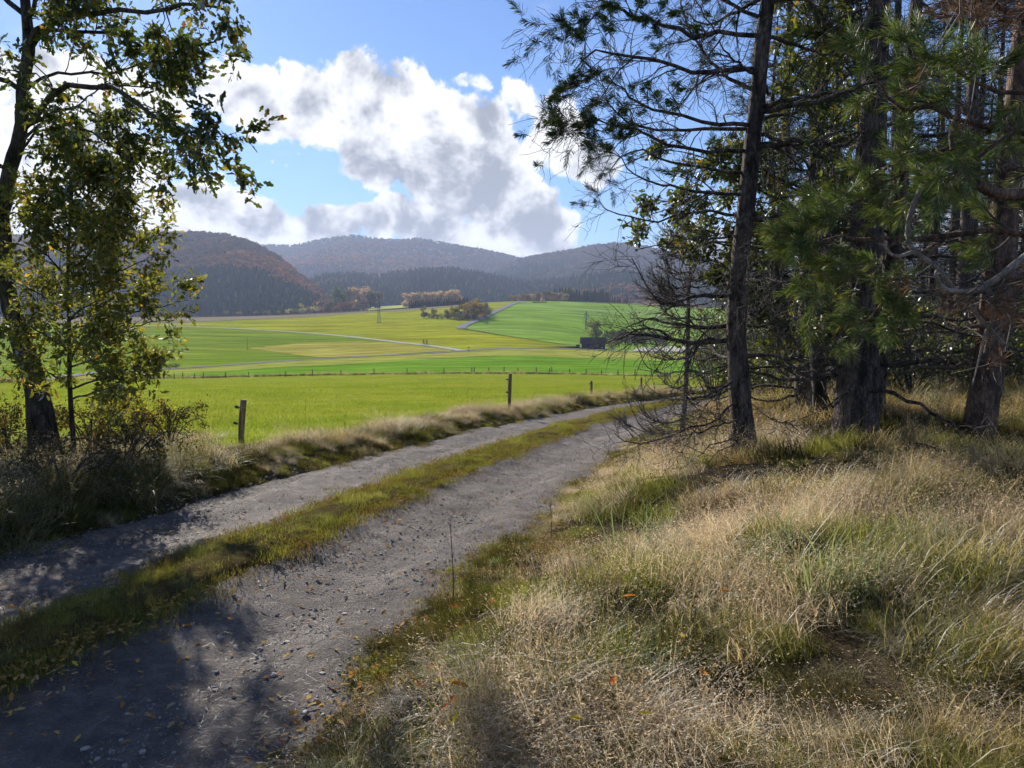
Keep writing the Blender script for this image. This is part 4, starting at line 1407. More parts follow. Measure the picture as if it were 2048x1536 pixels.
# ---- the oak that leans over the left verge
def left_oak():
    rng = np.random.default_rng(101)
    base = hit(92, 935)
    D = base[1]
    o = thing('oak_tree', base, 'big dark oak with a crooked trunk at the left edge, branches reaching over the track', 'tree')
    tp = [(98, 975, D - .05), (92, 930, D), (84, 850, D), (74, 780, D + .05), (48, 700, D + .1), (22, 620, D + .1), (10, 530, D), (6, 440, D - .1), (18, 350, D - .2), (42, 260, D - .25), (44, 180, D - .3), (58, 95, D - .3), (52, 20, D - .2), (42, -120, D), (60, -300, D + .2), (40, -480, D + .3)]
    T = resample(pix(tp), 60)
    R = np.interp(np.linspace(0, 1, 60), [0, .04, .12, .22, .45, .73, 1], [.34, .235, .175, .125, .085, .06, .02])
    stem(o, T, R, 'trunk', M['oakbark'], 14, .03, rng)
    d = D
    limbs = [
        # upper fork
        ([(60, 95, d - .3), (108, 45, d - .5), (165, 28, d - .7), (280, 30, d - .9), (400, 10, d - 1.1), (520, 20, d - 1.3)], .075, .012),
        ([(64, 90, d - .3), (130, 20, d - .1), (220, -70, d + .2), (330, -160, d + .3), (430, -190, d + .4)], .07, .015),
        ([(70, 70, d - .3), (150, 60, d - .2), (250, 75, d), (340, 100, d + .1), (440, 90, d + .2), (500, 70, d + .2)], .045, .008),
        ([(44, 190, d - .3), (110, 150, d - .1), (200, 150, d + .2), (300, 130, d + .4), (390, 160, d + .5)], .04, .007),
        ([(40, 265, d - .25), (90, 205, d - .5), (150, 180, d - .8), (215, 176, d - 1.0), (275, 208, d - 1.2), (350, 235, d - 1.3), (430, 262, d - 1.4), (490, 280, d - 1.5)], .07, .008),
        ([(48, 255, d - .2), (120, 215, d), (210, 235, d + .2), (300, 280, d + .3), (400, 300, d + .4), (470, 310, d + .4)], .04, .006),
        ([(34, 300, d - .2), (75, 248, d - .4), (140, 248, d - .6), (205, 280, d - .8), (255, 315, d - .9), (330, 352, d - 1.0)], .035, .005),
        ([(30, 310, d - .2), (80, 260, d - .1), (150, 270, d + .1), (230, 345, d + .2), (290, 400, d + .3)], .03, .005),
        ([(10, 400, d - .1), (60, 385, d - .4), (110, 390, d - .7), (180, 430, d - 1.0)], .035, .006),
        # to the left, out of the frame, and towards the track
        ([(40, 180, d - .3), (-60, 130, d - .3), (-200, 60, d - .2), (-380, 20, d)], .06, .012),
        ([(20, 340, d - .2), (-60, 300, d - .6), (-180, 280, d - 1.1), (-330, 300, d - 1.5)], .05, .01),
        ([(50, 30, d - .2), (-60, -60, d), (-200, -160, d + .3), (-320, -280, d + .5)], .06, .012),
        ([(46, -60, d - .1), (140, -160, d - .6), (260, -260, d - 1.1), (380, -330, d - 1.5)], .05, .01),
        ([(46, -140, d), (-40, -260, d - .5), (-130, -380, d - .9)], .045, .01),
        ([(52, -230, d + .2), (130, -360, d + .5), (200, -480, d + .8)], .04, .01),
        ([(44, -20, d - .2), (0, -120, d - 1.2), (-60, -220, d - 2.0)], .05, .01),
        ([(50, 60, d - .3), (90, -60, d - 1.3), (150, -150, d - 2.2)], .05, .01),
        ([(6, 450, d - .1), (-60, 420, d - .4), (-150, 430, d - .8)], .03, .006),
    ]
    limbs = [(pix([(px, py, q - 1.5 * min(1, max(0, (px - 110) / 320)) - (.35 if q > d and px > 100 else 0)) for px, py, q in [(P_[0] if P_[0] < 280 else 280 + (P_[0] - 280) * .72, P_[1], P_[2]) for P_ in p]]), a * .55, b * .8) for p, a, b in limbs]
    LP, c2, c3, last = hang_tree(o, rng, limbs, M['twig'], M['oakbark'],
                                 dict(n=13, L=(.4, .95), ang=(.4, 1.1), tro=(0, 0, -.03), t0=.14, k=7, rs=.4, wig=.22),
                                 dict(n=5, L=(.16, .42), ang=(.4, 1.1), tro=(0, 0, -.06), t0=.3, k=5, rs=.55, wig=.25))
    lf = MB()
    P, Dd, S = leaf_on(rng, c3[0], 13, (.055, .11), .09, .1, .25)
    add_leaves(lf, rng, P, Dd, S)
    tipc = c2[0][:, -3:]
    P, Dd, S = leaf_on(rng, tipc, 12, (.06, .11), .07, .1)
    add_leaves(lf, rng, P, Dd, S)
    lf.v = [v - np.array(o.location) for v in lf.v]
    lf.build('foliage', M['oakleaf'], o, kind='stuff')


left_oak()


def leafy_bush(name, px, py, dpt, label, category, rng, stems, leafmat, size, per, lv2, lv3, twig=None, drop=.1, tm=(LEAF, LEAF_F), group=None):
    base = hit(px, py) if dpt is None else np.array([*at(px, py, dpt)[:2], 0])
    base[2] = float(h(base[0], base[1])) - .03
    o = thing(name, base, label, category, group)
    limbs = []
    for pts, r0, r1 in stems:
        q = np.array(pts, float) + base
        limbs.append((q, r0, r1))
    LP, c2, c3, last = hang_tree(o, rng, limbs, twig or M['twig'], M['twig'], lv2, lv3, limb_sides=6)
    lf = MB()
    P, D, S = leaf_on(rng, c3[0], per, size, .06, drop, .15)
    add_leaves(lf, rng, P, D, S, *tm)
    P, D, S = leaf_on(rng, c2[0], per, size, .06, drop, .3)
    add_leaves(lf, rng, P, D, S, *tm)
    lf.v = [v - base for v in lf.v]
    lf.build('foliage', leafmat, o, kind='stuff')
    return o


def left_sapling():
    rng = np.random.default_rng(102)
    D = 8.6
    b = at(150, 985, D)
    b[2] = float(h(b[0], b[1]))
    o = thing('oak_sapling', b, 'young yellow green oak with a thin stem crowding in front of the big left oak', 'tree')
    T = resample(np.concatenate([[b - [0, 0, .1]], pix([(148, 900, D), (140, 780, D), (138, 640, D), (136, 520, D), (142, 420, D), (150, 345, D)])]), 22)
    stem(o, T, np.linspace(.035, .008, 22), 'trunk', M['oakbark'], 8)
    L_ = []
    for py, ex, ey, dz in [(800, 250, 770, -.3), (770, 60, 730, -.4), (735, 280, 700, .2), (700, 30, 640, -.2), (690, 340, 640, -.2), (660, 375, 600, .1), (640, 320, 560, .5), (620, 20, 560, .3), (600, 290, 520, -.4), (575, 310, 470, .2), (560, 60, 480, -.4), (540, 300, 420, -.1), (520, 40, 430, .3), (500, 240, 390, .4), (470, 280, 400, -.3), (440, 90, 380, -.2), (430, 220, 350, .1), (400, 180, 320, -.2), (640, 200, 600, -.9), (560, 190, 520, -.9), (480, 200, 440, -.8), (720, 180, 680, -.9), (780, 330, 720, .4), (690, 200, 640, .8), (600, 100, 540, .8), (520, 220, 470, .8)]:
        sx = 138
        a = at(sx, py, D)
        e = at(ex, ey, D + dz)
        m_ = a * .5 + e * .5 + np.array([0, 0, .02])
        L_.append(([a, m_, e], .014, .004))
    LP, c2, c3, last = hang_tree(o, rng, L_, M['twig'], M['twig'],
                                 dict(n=10, L=(.25, .6), ang=(.4, 1.2), tro=(0, 0, .01), t0=.2, k=6, rs=.5, wig=.2),
                                 dict(n=5, L=(.1, .28), ang=(.4, 1.1), t0=.3, k=4, rs=.6, wig=.2), limb_sides=5)
    lf = MB()
    P, Dd, S = leaf_on(rng, c3[0], 9, (.045, .095), .1, .1, .1)
    add_leaves(lf, rng, P, Dd, S)
    P, Dd, S = leaf_on(rng, c2[0], 4, (.045, .085), .06, .1)
    add_leaves(lf, rng, P, Dd, S)
    lf.v = [v - b for v in lf.v]
    lf.build('foliage', M['yoleaf'], o, kind='stuff')


left_sapling()


def arch_stems(rng, n, hgt, spread):
    out = []
    for i in range(n):
        a = rng.uniform(0, 6.28)
        r = spread * rng.uniform(.4, 1)
        z = hgt * rng.uniform(.6, 1)
        out.append(([(rng.uniform(-.08, .08), rng.uniform(-.08, .08), 0), (math.cos(a) * r * .35, math.sin(a) * r * .35, z * .7), (math.cos(a) * r * .8, math.sin(a) * r * .8, z), (math.cos(a) * r * 1.15, math.sin(a) * r * 1.15, z * rng.uniform(.6, .95))], .009, .003))
    return out


_l2 = dict(n=7, L=(.15, .4), ang=(.4, 1.2), t0=.2, k=5, rs=.6, wig=.25)
_l3 = dict(n=3, L=(.06, .18), ang=(.4, 1.2), t0=.3, k=4, rs=.7, wig=.25)
_r = np.random.default_rng(103)
for px, py, hh, sp, lm, sz, per, lab in [
        (270, 905, .95, .55, 'yelleaf', (.035, .06), 4, 'shrub with bright yellow leaves right of the big oak trunk'),
        (340, 905, .75, .5, 'brleaf', (.03, .055), 3, 'brownish bramble shrub between the yellow shrub and the first fence post'),
        (185, 925, .75, .6, 'brleaf', (.03, .055), 4, 'brown bramble shrub at the right foot of the big oak'),
        (20, 920, .8, .6, 'brleaf', (.03, .055), 4, 'reddish brown bramble shrub at the left foot of the big oak'),
        (250, 955, .5, .55, 'brleaf', (.03, .05), 3, 'low brown bramble shrub in front of the yellow shrub'),
        (-60, 960, .8, .7, 'brleaf', (.03, .055), 4, 'brown bramble shrub cut by the left picture edge'),
        (225, 850, .8, .45, 'yoleaf', (.035, .06), 4, 'yellow green shrub just behind the big oak trunk'),
        (120, 990, .45, .6, 'brleaf', (.025, .05), 3, 'lowest brown bramble shrub below the oak trunk')]:
    leafy_bush('bramble_shrub' if lm == 'brleaf' else 'shrub', px, py, None, lab, 'shrub', _r, arch_stems(_r, 11, hh, sp), M[lm], sz, per, _l2, _l3, tm=(LEAF2, LEAF2_F))


# ---- pines of the right side
def pine(px, py, dpt, trunk, radii, limbs, label, rng, lv2, lv3, lv4=None, bark='pinebark', needle='needle', frac=.5, nn=40, nl=(.05, .085), extra=0, ext_h=(0, 0), name='pine_tree', limbmat=None, twig='twig', band=(0, 99), sides=12, bumpy=.02):
    b = at(px, py, dpt)
    b[2] = float(h(b[0], b[1]))
    o = thing(name, b, label, 'tree')
    T = resample(np.concatenate([[b - [0, 0, .15]], pix(trunk)]), 40)
    R = np.interp(np.linspace(0, 1, 40), np.linspace(0, 1, len(radii)), radii)
    stem(o, T, R, 'trunk', M[bark], sides, bumpy, rng)
    LL = [(pix(p), a, c) for p, a, c in limbs]
    for _ in range(extra):                       # further whorl branches up and down the trunk
        u = rng.uniform(*ext_h)
        i = int(u * 39)
        p = T[i]
        a = rng.uniform(0, 6.28)
        l = rng.uniform(.9, 1.9) * (1.15 - .5 * u)
        dv = np.array([math.cos(a), math.sin(a), 0])
        LL.append(([p, p + dv * l * .4 + [0, 0, -.02 * l], p + dv * l * .75 + [0, 0, rng.uniform(-.12, .1) * l], p + dv * l + [0, 0, rng.uniform(-.1, .3) * l]], .018 + .012 * rng.random(), .005))
    LP, c2, c3, last = hang_tree(o, rng, LL, M[twig], M[limbmat or bark], lv2, lv3, lv4=lv4, limb_sides=6)
    nd = MB()
    for src, fr in ((c3, frac), (last if lv4 else c2, frac)):
        P = src[0]
        pick = (rng.random(len(P)) < fr) & (P[:, -1, 2] > band[0]) & (P[:, -1, 2] < band[1])
        if pick.any():
            Q = P[pick]
            needles_on(nd, rng, local(Q[:, -1], o), Q[:, -1] - Q[:, -2], nn, nl)
    if nd.v:
        nd.build('needles', M[needle], o, kind='stuff')
    return o, T


_r = np.random.default_rng(111)
DA = hit(1490, 915)[1]
d = DA
limbsA = [
    ([(1522, 72, d), (1400, 66, d - .5), (1310, 50, d - .8), (1240, 22, d - 1), (1180, -8, d - 1.2)], .035, .012),
    ([(1215, 10, d - 1.1), (1190, 30, d - 1.2), (1160, 60, d - 1.2), (1125, 50, d - 1.3)], .012, .004),
    ([(1512, 138, d), (1440, 146, d - .4), (1370, 146, d - .8), (1310, 122, d - 1.1), (1265, 112, d - 1.2), (1220, 103, d - 1.3), (1175, 108, d - 1.4), (1150, 140, d - 1.4)], .034, .006),
    ([(1160, 115, d - 1.4), (1185, 150, d - 1.4), (1130, 175, d - 1.4), (1108, 215, d - 1.4), (1118, 265, d - 1.4)], .009, .004),
    ([(1270, 112, d - 1.2), (1230, 150, d - 1.1), (1205, 190, d - 1.1), (1170, 230, d - 1.1), (1160, 255, d - 1.1)], .01, .004),
    ([(1506, 180, d), (1470, 165, d + .2), (1430, 130, d + .3), (1395, 85, d + .4), (1370, 40, d + .4), (1362, -20, d + .5)], .03, .01),
    ([(1500, 250, d), (1430, 248, d - .3), (1350, 228, d - .6), (1290, 213, d - .8), (1250, 185, d - .9), (1215, 150, d - 1)], .032, .006),
    ([(1496, 258, d), (1400, 260, d + .3), (1330, 262, d + .5), (1260, 246, d + .7), (1220, 205, d + .8), (1200, 155, d + .8)], .03, .006),
    ([(1490, 302, d), (1400, 302, d - .4), (1320, 278, d - .7), (1250, 252, d - .9), (1200, 245, d - 1), (1150, 262, d - 1.1)], .03, .006),
    ([(1488, 345, d), (1420, 340, d + .2), (1330, 320, d + .3), (1270, 300, d + .4), (1225, 330, d + .4), (1222, 360, d + .4)], .024, .005),
    ([(1484, 388, d), (1400, 386, d - .2), (1330, 372, d - .4), (1265, 345, d - .5), (1228, 300, d - .6)], .026, .005),
    ([(1480, 430, d), (1400, 425, d + .3), (1300, 440, d + .5), (1230, 425, d + .6), (1197, 400, d + .7)], .022, .005),
    ([(1478, 470, d), (1420, 480, d - .4), (1350, 470, d - .8)], .02, .005),
    ([(1515, 212, d), (1600, 196, d - .2), (1680, 180, d - .4), (1760, 185, d - .6)], .035, .01),
    ([(1510, 240, d), (1590, 225, d + .4), (1690, 160, d + .7), (1720, 80, d + .8)], .03, .01),
    ([(1500, 285, d), (1600, 290, d - .3), (1700, 280, d - .6)], .025, .008),
    ([(1535, 5, d), (1640, -10, d - .3), (1740, -60, d - .4)], .03, .01),
    ([(1530, 40, d), (1450, 5, d + .3), (1380, -60, d + .5), (1320, -140, d + .6)], .03, .01),
    ([(1545, -60, d), (1420, -90, d - .5), (1300, -100, d - .9), (1200, -60, d - 1.2)], .03, .01),
    ([(1560, -160, d), (1680, -220, d - .3), (1780, -230, d - .6)], .03, .01),
    ([(1565, -200, d), (1450, -240, d + .5), (1330, -250, d + .9)], .03, .01),
    ([(1570, -260, d), (1600, -330, d - .8), (1620, -380, d - 1.4)], .03, .01),
    # bare lower branches
    ([(1474, 560, d), (1430, 600, d - .3), (1380, 610, d - .6), (1330, 590, d - .8)], 0.0126, .004),
    ([(1472, 640, d), (1420, 655, d + .2), (1370, 640, d + .4)], 0.0126, .004),
    ([(1474, 760, d), (1430, 785, d - .3), (1390, 797, d - .5), (1372, 795, d - .6)], 0.0182, .014),
    ([(1475, 770, d), (1420, 795, d - .1), (1360, 800, d)], 0.0126, .006),
    ([(1478, 800, d), (1430, 835, d - .3), (1370, 855, d - .5), (1320, 882, d - .7), (1270, 888, d - .9), (1228, 866, d - 1.0)], 0.0154, .005),
    ([(1480, 840, d), (1440, 850, d - .5), (1400, 862, d - .8), (1382, 870, d - .9)], 0.0140, .01),
    ([(1484, 872, d), (1430, 885, d - .4), (1390, 915, d - .8), (1350, 950, d - 1.1)], 0.0112, .004),
    ([(1484, 880, d), (1440, 900, d - .6), (1410, 930, d - .9)], 0.0112, .004),
    ([(1482, 650, d), (1560, 662, d - .3), (1600, 690, d - .5), (1660, 705, d - .7)], 0.0154, .006),
    ([(1482, 560, d), (1540, 545, d - .4), (1600, 540, d - .7), (1650, 545, d - .9)], 0.0154, .006),
    ([(1480, 720, d), (1540, 700, d + .3), (1600, 640, d + .4)], 0.0112, .004),
    ([(1485, 790, d), (1530, 830, d - .3), (1580, 850, d - .6)], 0.0098, .004),
    ([(1478, 520, d), (1510, 560, d - .7), (1490, 590, d - 1.0)], 0.0098, .004),
]
pine(1490, 915, DA, [(1489, 912, d), (1484, 830, d), (1476, 740, d), (1473, 650, d), (1477, 560, d), (1486, 470, d), (1496, 370, d), (1508, 260, d), (1518, 150, d), (1532, 30, d), (1548, -90, d), (1562, -220, d), (1575, -380, d)],
     [.2, .145, .115, .1, .095, .09, .088, .085, .08, .075, .07, .06, .04, .02], [(p, a * .72, c * .8) for p, a, c in limbsA], 'tall pine with a straight scaly trunk and drooping bare twigs beside the track', _r,
     dict(n=13, L=(.35, .95), ang=(.4, 1.1), tro=(0, 0, -.04), t0=.12, k=7, rs=.45, wig=.2),
     dict(n=6, L=(.14, .42), ang=(.4, 1.1), tro=(0, 0, -.02), t0=.2, k=5, rs=.6, wig=.24, rmin=.003), frac=.08, nn=70, nl=(.05, .085), band=(2.9, 99), extra=24, ext_h=(.24, .95))


# explicit needle sprays at the ends of the pine's long drooping branches
def spray_cluster():
    rng = np.random.default_rng(112)
    o = [x for x in bpy.data.objects if x.name == 'pine_tree'][0]
    nd, tw = MB(), MB()
    T, Dr = [], []
    dd = DA - 1.3
    for px, py in [(1118, 30), (1125, 50), (1140, 62), (1160, 70), (1170, 40), (1150, 25), (1205, 30), (1215, 62), (1190, 150), (1170, 155), (1150, 160), (1135, 170), (1120, 180), (1110, 190), (1105, 205), (1110, 225), (1115, 240), (1120, 255),
                   (1165, 225), (1178, 215), (1185, 235), (1170, 245), (1155, 255), (1180, 260), (1230, 240), (1240, 255), (1225, 265), (1250, 265), (1213, 292), (1175, 285), (1105, 270), (1262, 250), (1250, 230), (1290, 180), (1310, 190), (1360, 175), (1330, 210), (1290, 45), (1310, 55), (1265, 35), (1330, 10), (1350, 20), (1280, 0), (1230, 10), (1390, 60), (1215, 15)]:
        for _ in range(3):
            p = at(px + rng.uniform(-9, 9), py + rng.uniform(-9, 9), dd + rng.uniform(-.15, .15))
            T.append(p)
            Dr.append([rng.uniform(-1, .3), rng.uniform(-.6, .6), rng.uniform(-.4, .8)])
    T, Dr = np.array(T), norm(np.array(Dr))
    needles_on(nd, rng, local(T, o), Dr, 70, (.045, .075), .09, .0028)
    tw.tubes(local(np.stack([T - Dr * .2 + rng.normal(size=T.shape) * .03, T - Dr * .1, T], 1), o), np.full((len(T), 3), .0035), 3)
    tw.build('twigs', M['twig'], o, kind='stuff')
    nd.build('needles', M['needle'], o, kind='stuff')


spray_cluster()


def dead_sapling():
    rng = np.random.default_rng(113)
    b = hit(1362, 885)
    D = b[1]
    o = thing('dead_spruce', b, 'slender leafless spruce sapling with arching twigs left of the tall pine', 'tree')
    T = resample(np.concatenate([[b - [0, 0, .1]], pix([(1362, 880, D), (1370, 800, D), (1375, 700, D), (1377, 600, D), (1380, 540, D), (1383, 480, D)])]), 24)
    stem(o, T, np.linspace(.05, .012, 24), 'trunk', M['deadwood'], 8, .006, rng)
    LL = []
    for i in range(58):
        u = rng.uniform(.15, 1.0)
        p = T[int(u * 23)]
        left = rng.random() < .6
        a = rng.normal(math.pi if left else 0, .8)
        l = (1.15 - .65 * u) * rng.uniform(.55, 1.05)
        dv = np.array([math.cos(a), math.sin(a), 0])
        rise = rng.uniform(.15, .6)
        LL.append(([p, p + dv * l * .35 + [0, 0, -.06 * l], p + dv * l * .7 + [0, 0, .05 * l], p + dv * l * .95 + [0, 0, rise * l]], .014, .005))
    hang_tree(o, rng, LL, M['deadtwig'], M['deadwood'],
              dict(n=11, L=(.18, .5), ang=(.4, 1.0), tro=(0, 0, .07), t0=.15, k=6, rs=.6, wig=.14, rmin=.0045),
              dict(n=4, L=(.06, .2), ang=(.4, 1.0), tro=(0, 0, .04), t0=.2, k=4, rs=.7, wig=.18, rmin=.0034), limb_sides=5)


dead_sapling()
_l2 = dict(n=8, L=(.3, .9), ang=(.4, 1.1), tro=(0, 0, -.02), t0=.15, k=6, rs=.5, wig=.2)
_l3 = dict(n=4, L=(.12, .4), ang=(.4, 1.1), t0=.2, k=5, rs=.6, wig=.22)
_r = np.random.default_rng(114)
DB = hit(1712, 868)[1]
pine(1712, 868, DB, [(1712, 868, DB), (1714, 780, DB), (1718, 680, DB), (1726, 560, DB), (1734, 430, DB), (1742, 300, DB), (1748, 180, DB), (1756, 40, DB), (1764, -120, DB), (1770, -320, DB)],
     [.33, .25, .225, .21, .19, .17, .15, .14, .12, .09, .05], [], 'thickest dark pine trunk right of the small dark trunk', _r, _l2, _l3, frac=.12, band=(3.0, 99), extra=34, ext_h=(.2, 1))
DC = DB + 1.2
pine(1752, 845, DC, [(1751, 845, DC), (1753, 760, DC), (1768, 640, DC), (1785, 500, DC), (1800, 360, DC), (1815, 200, DC), (1832, 30, DC), (1850, -200, DC)],
     [.17, .125, .12, .115, .11, .105, .1, .08, .05], [], 'slim dark pine trunk close behind the thickest one', _r, _l2, _l3, frac=.12, band=(3.0, 99), extra=22, ext_h=(.25, 1))
DE = hit(1955, 885)[1]
pine(1955, 885, DE, [(1957, 880, DE), (1968, 800, DE), (1982, 700, DE), (1992, 600, DE), (2003, 480, DE), (2020, 330, DE), (2040, 150, DE), (2060, -60, DE), (2080, -300, DE)],
     [.25, .175, .165, .155, .15, .145, .13, .12, .1, .06], [], 'leaning pine trunk with peeling pale edge near the right picture edge', _r, _l2, _l3, frac=.1, band=(3.2, 99), extra=26, ext_h=(.3, 1), bark='redbark')
DS = hit(1605, 838)[1]
pine(1605, 838, DS, [(1605, 835, DS), (1608, 760, DS), (1614, 640, DS), (1622, 500, DS), (1632, 330, DS), (1640, 150, DS), (1648, -40, DS), (1655, -220, DS)],
     [.16, .13, .125, .12, .11, .1, .09, .07, .04], [], 'small dark trunk standing between the tall pine and the thickest trunk', _r, _l2, _l3, frac=.12, band=(3.2, 99), extra=26, ext_h=(.15, 1))


# ---- oak growing up between the pines
def mid_oak():
    rng = np.random.default_rng(120)
    D = DA + 2.0
    b = at(1640, 830, D)
    b[2] = float(h(b[0], b[1]))
    o = thing('oak_tree', b, 'slender dark leaved oak growing up between the pine trunks', 'tree')
    T = resample(np.concatenate([[b - [0, 0, .1]], pix([(1640, 800, D), (1632, 700, D), (1620, 600, D), (1612, 480, D), (1625, 350, D), (1645, 220, D), (1650, 90, D), (1640, -60, D)])]), 30)
    stem(o, T, np.linspace(.1, .03, 30), 'trunk', M['oakbark'], 9, .01, rng)
    L_ = []
    for a, e in [((1615, 560), (1420, 540)), ((1613, 520), (1330, 470)), ((1612, 490), (1270, 500)), ((1613, 460), (1290, 400)), ((1615, 430), (1380, 330)), ((1620, 400), (1440, 300)), ((1612, 500), (1380, 420)), ((1620, 380), (1330, 300)), ((1625, 350), (1700, 260)), ((1635, 290), (1720, 180)), ((1645, 230), (1580, 130)), ((1648, 180), (1700, 90)), ((1650, 120), (1590, 20)), ((1650, 100), (1720, 10)), ((1625, 350), (1560, 260)), ((1615, 450), (1720, 400)),
                 ((1618, 560), (1500, 640)), ((1620, 600), (1700, 640)), ((1625, 650), (1560, 690)), ((1612, 480), (1680, 330)), ((1640, 0), (1560, -60)), ((1640, 0), (1700, -70))]:
        dz = rng.uniform(-1.5, 1.2)
        p, q = at(*a, D), at(*e, D + dz)
        L_.append(([p, p * .6 + q * .4 + [0, 0, .05], q], .022, .005))
    LP, c2, c3, last = hang_tree(o, rng, L_, M['twig'], M['oakbark'],
                                 dict(n=10, L=(.3, .7), ang=(.4, 1.1), tro=(0, 0, -.03), t0=.3, k=6, rs=.45, wig=.2),
                                 dict(n=4, L=(.12, .32), ang=(.4, 1.1), t0=.3, k=4, rs=.6, wig=.22), limb_sides=6)
    lf = MB()
    P, Dd, S = leaf_on(rng, c3[0], 19, (.055, .1), .09, .1, .2)
    add_leaves(lf, rng, P, Dd, S)
    P, Dd, S = leaf_on(rng, c2[0][:, -3:], 4, (.055, .1), .06, .1)
    add_leaves(lf, rng, P, Dd, S)
    lf.v = [v - b for v in lf.v]
    lf.build('foliage', M['oakleaf'], o, kind='stuff')


mid_oak()


# ---- the near pine that stands just outside the right edge and reaches in
def near_pine():
    rng = np.random.default_rng(130)
    D = 5.2
    b = at(2330, 900, D)
    b[2] = float(h(b[0], b[1]))
    o = thing('pine_tree', b, 'nearest pine at the right edge, twisted pale limbs with bright green needle sprays', 'tree')
    T = resample(np.concatenate([[b - [0, 0, .15]], pix([(2330, 1000, D), (2325, 700, D), (2310, 400, D), (2320, 100, D), (2330, -300, D), (2340, -800, D)])]), 30)
    stem(o, T, np.interp(np.linspace(0, 1, 30), [0, .06, .3, 1], [.24, .17, .15, .06]), 'trunk', M['redbark'], 12, .015, rng)
    thick = [
        ([(2315, 470, D), (2200, 410, D - .1), (2090, 388, D - .2), (2010, 388, D - .25), (1962, 372, D - .3), (1922, 330, D - .35)], .055, .026, 'redbark'),
        ([(1926, 330, D - .35), (1895, 332, D - .36), (1858, 352, D - .37), (1836, 390, D - .38), (1820, 430, D - .4), (1816, 470, D - .4), (1826, 500, D - .42), (1874, 535, D - .45), (1906, 574, D - .45), (1940, 614, D - .5), (1980, 658, D - .5), (2010, 690, D - .5)], .019, .011, 'greywood'),
        ([(1830, 502, D - .42), (1800, 512, D - .45), (1782, 508, D - .47), (1768, 492, D - .48), (1757, 487, D - .5)], .013, .006, 'greywood'),
        ([(2250, 430, D - .2), (2130, 460, D - .4), (2048, 515, D - .5), (1990, 560, D - .55), (1945, 582, D - .55), (1890, 578, D - .55), (1872, 552, D - .55), (1874, 540, D - .55)], .03, .008, 'greywood'),
        ([(1905, 300, D - .34), (1902, 260, D - .3), (1920, 210, D - .3)], .016, .006, 'redbark'),
        ([(1975, 655, D - .5), (1965, 690, D - .5), (1955, 730, D - .5), (1945, 770, D - .5)], .009, .004, 'greywood'),
        ([(2320, 90, D), (2200, 60, D - .2), (2090, 45, D - .3), (2010, 20, D - .4), (1960, -20, D - .5)], .05, .012, 'redbark'),
    ]
    for pts, r0, r1, mt in thick:
        P = resample(pix(pts), 30)
        stem(o, P, np.linspace(r0, r1, 30), 'branch', M[mt], 9, .003, rng)
    L_ = [
        ([(2316, 520, D), (2100, 470, D + .2), (1950, 460, D + .2), (1800, 480, D + .1), (1690, 470, D), (1600, 480, D - .1)], .03, .006),
        ([(1800, 480, D + .1), (1730, 540, D), (1660, 580, D - .1), (1620, 620, D - .1)], .012, .005),
        ([(1900, 465, D + .2), (1800, 570, D), (1730, 640, D - .2), (1670, 680, D - .3)], .014, .005),
        ([(1750, 480, D), (1700, 430, D), (1650, 450, D), (1600, 500, D - .1)], .01, .004),
        ([(2314, 350, D), (2150, 300, D + .1), (2000, 260, D), (1880, 230, D - .1), (1790, 200, D - .2), (1740, 150, D - .3)], .03, .006),
        ([(1990, 258, D), (1880, 300, D), (1800, 350, D), (1740, 380, D)], .014, .005),
        ([(1950, 250, D), (1900, 180, D + .1), (1850, 130, D + .2), (1800, 110, D + .2)], .014, .005),
        ([(2314, 300, D), (2180, 230, D - .3), (2060, 200, D - .5), (1960, 170, D - .6), (1900, 130, D - .7)], .026, .006),
        ([(2100, 210, D - .4), (2000, 280, D - .5), (1930, 330, D - .5), (1850, 380, D - .5)], .014, .005),
        ([(1880, 470, D + .2), (1780, 420, D + .4), (1720, 400, D + .5), (1660, 420, D + .6)], .014, .005),
        ([(2312, 420, D), (2150, 360, D + .5), (2000, 340, D + .8), (1880, 380, D + .9), (1800, 420, D + 1.0)], .024, .006),
    ]
    LL = [(pix(p), a, c) for p, a, c in L_]
    LP, c2, c3, last = hang_tree(o, rng, LL, M['deadtwig'], M['redbark'],
                                 dict(n=11, L=(.2, .5), ang=(.35, 1.0), tro=(0, 0, .0), t0=.25, k=6, rs=.55, wig=.18),
                                 dict(n=3, L=(.1, .26), ang=(.3, .9), tro=(0, 0, .03), t0=.3, k=4, rs=.7, wig=.16), limb_sides=6)
    nd = MB()
    for src in (c2, c3):
        Q = src[0]
        pick = rng.random(len(Q)) < .78
        needles_on(nd, rng, local(Q[pick][:, -1], o), Q[pick][:, -1] - Q[pick][:, -2], 75, (.06, .11), .16, .0021)
    nd.build('needles', M['gneedle'], o, kind='stuff')
    # dead brown sprays
    rd, tw = MB(), MB()
    Tt, Dr = [], []
    for px, py, n in [(1990, 640, 10), (2010, 600, 10), (1985, 700, 6), (2030, 640, 8), (1900, 590, 6), (1890, 610, 4), (1790, 570, 4), (1980, 15, 12), (2020, 30, 14), (1930, 10, 10), (1900, 25, 8), (1880, 5, 8), (2040, 10, 12), (1950, 40, 6), (1830, 160, 3), (1930, 245, 3), (2035, 560, 6)]:
        for _ in range(max(2, int(n * .6))):
            Tt.append(at(px + rng.uniform(-28, 28), py + rng.uniform(-28, 28), D - .5 + rng.uniform(-.25, .3)))
            Dr.append(rng.normal(size=3) + [-.4, 0, -.3])
    Tt, Dr = np.array(Tt), norm(np.array(Dr))
    needles_on(rd, rng, local(Tt, o), Dr, 34, (.06, .1), .1, .0018)
    tw.tubes(local(np.stack([Tt - Dr * .28 + rng.normal(size=Tt.shape) * .05, Tt - Dr * .12, Tt], 1), o), np.full((len(Tt), 3), .004), 3)
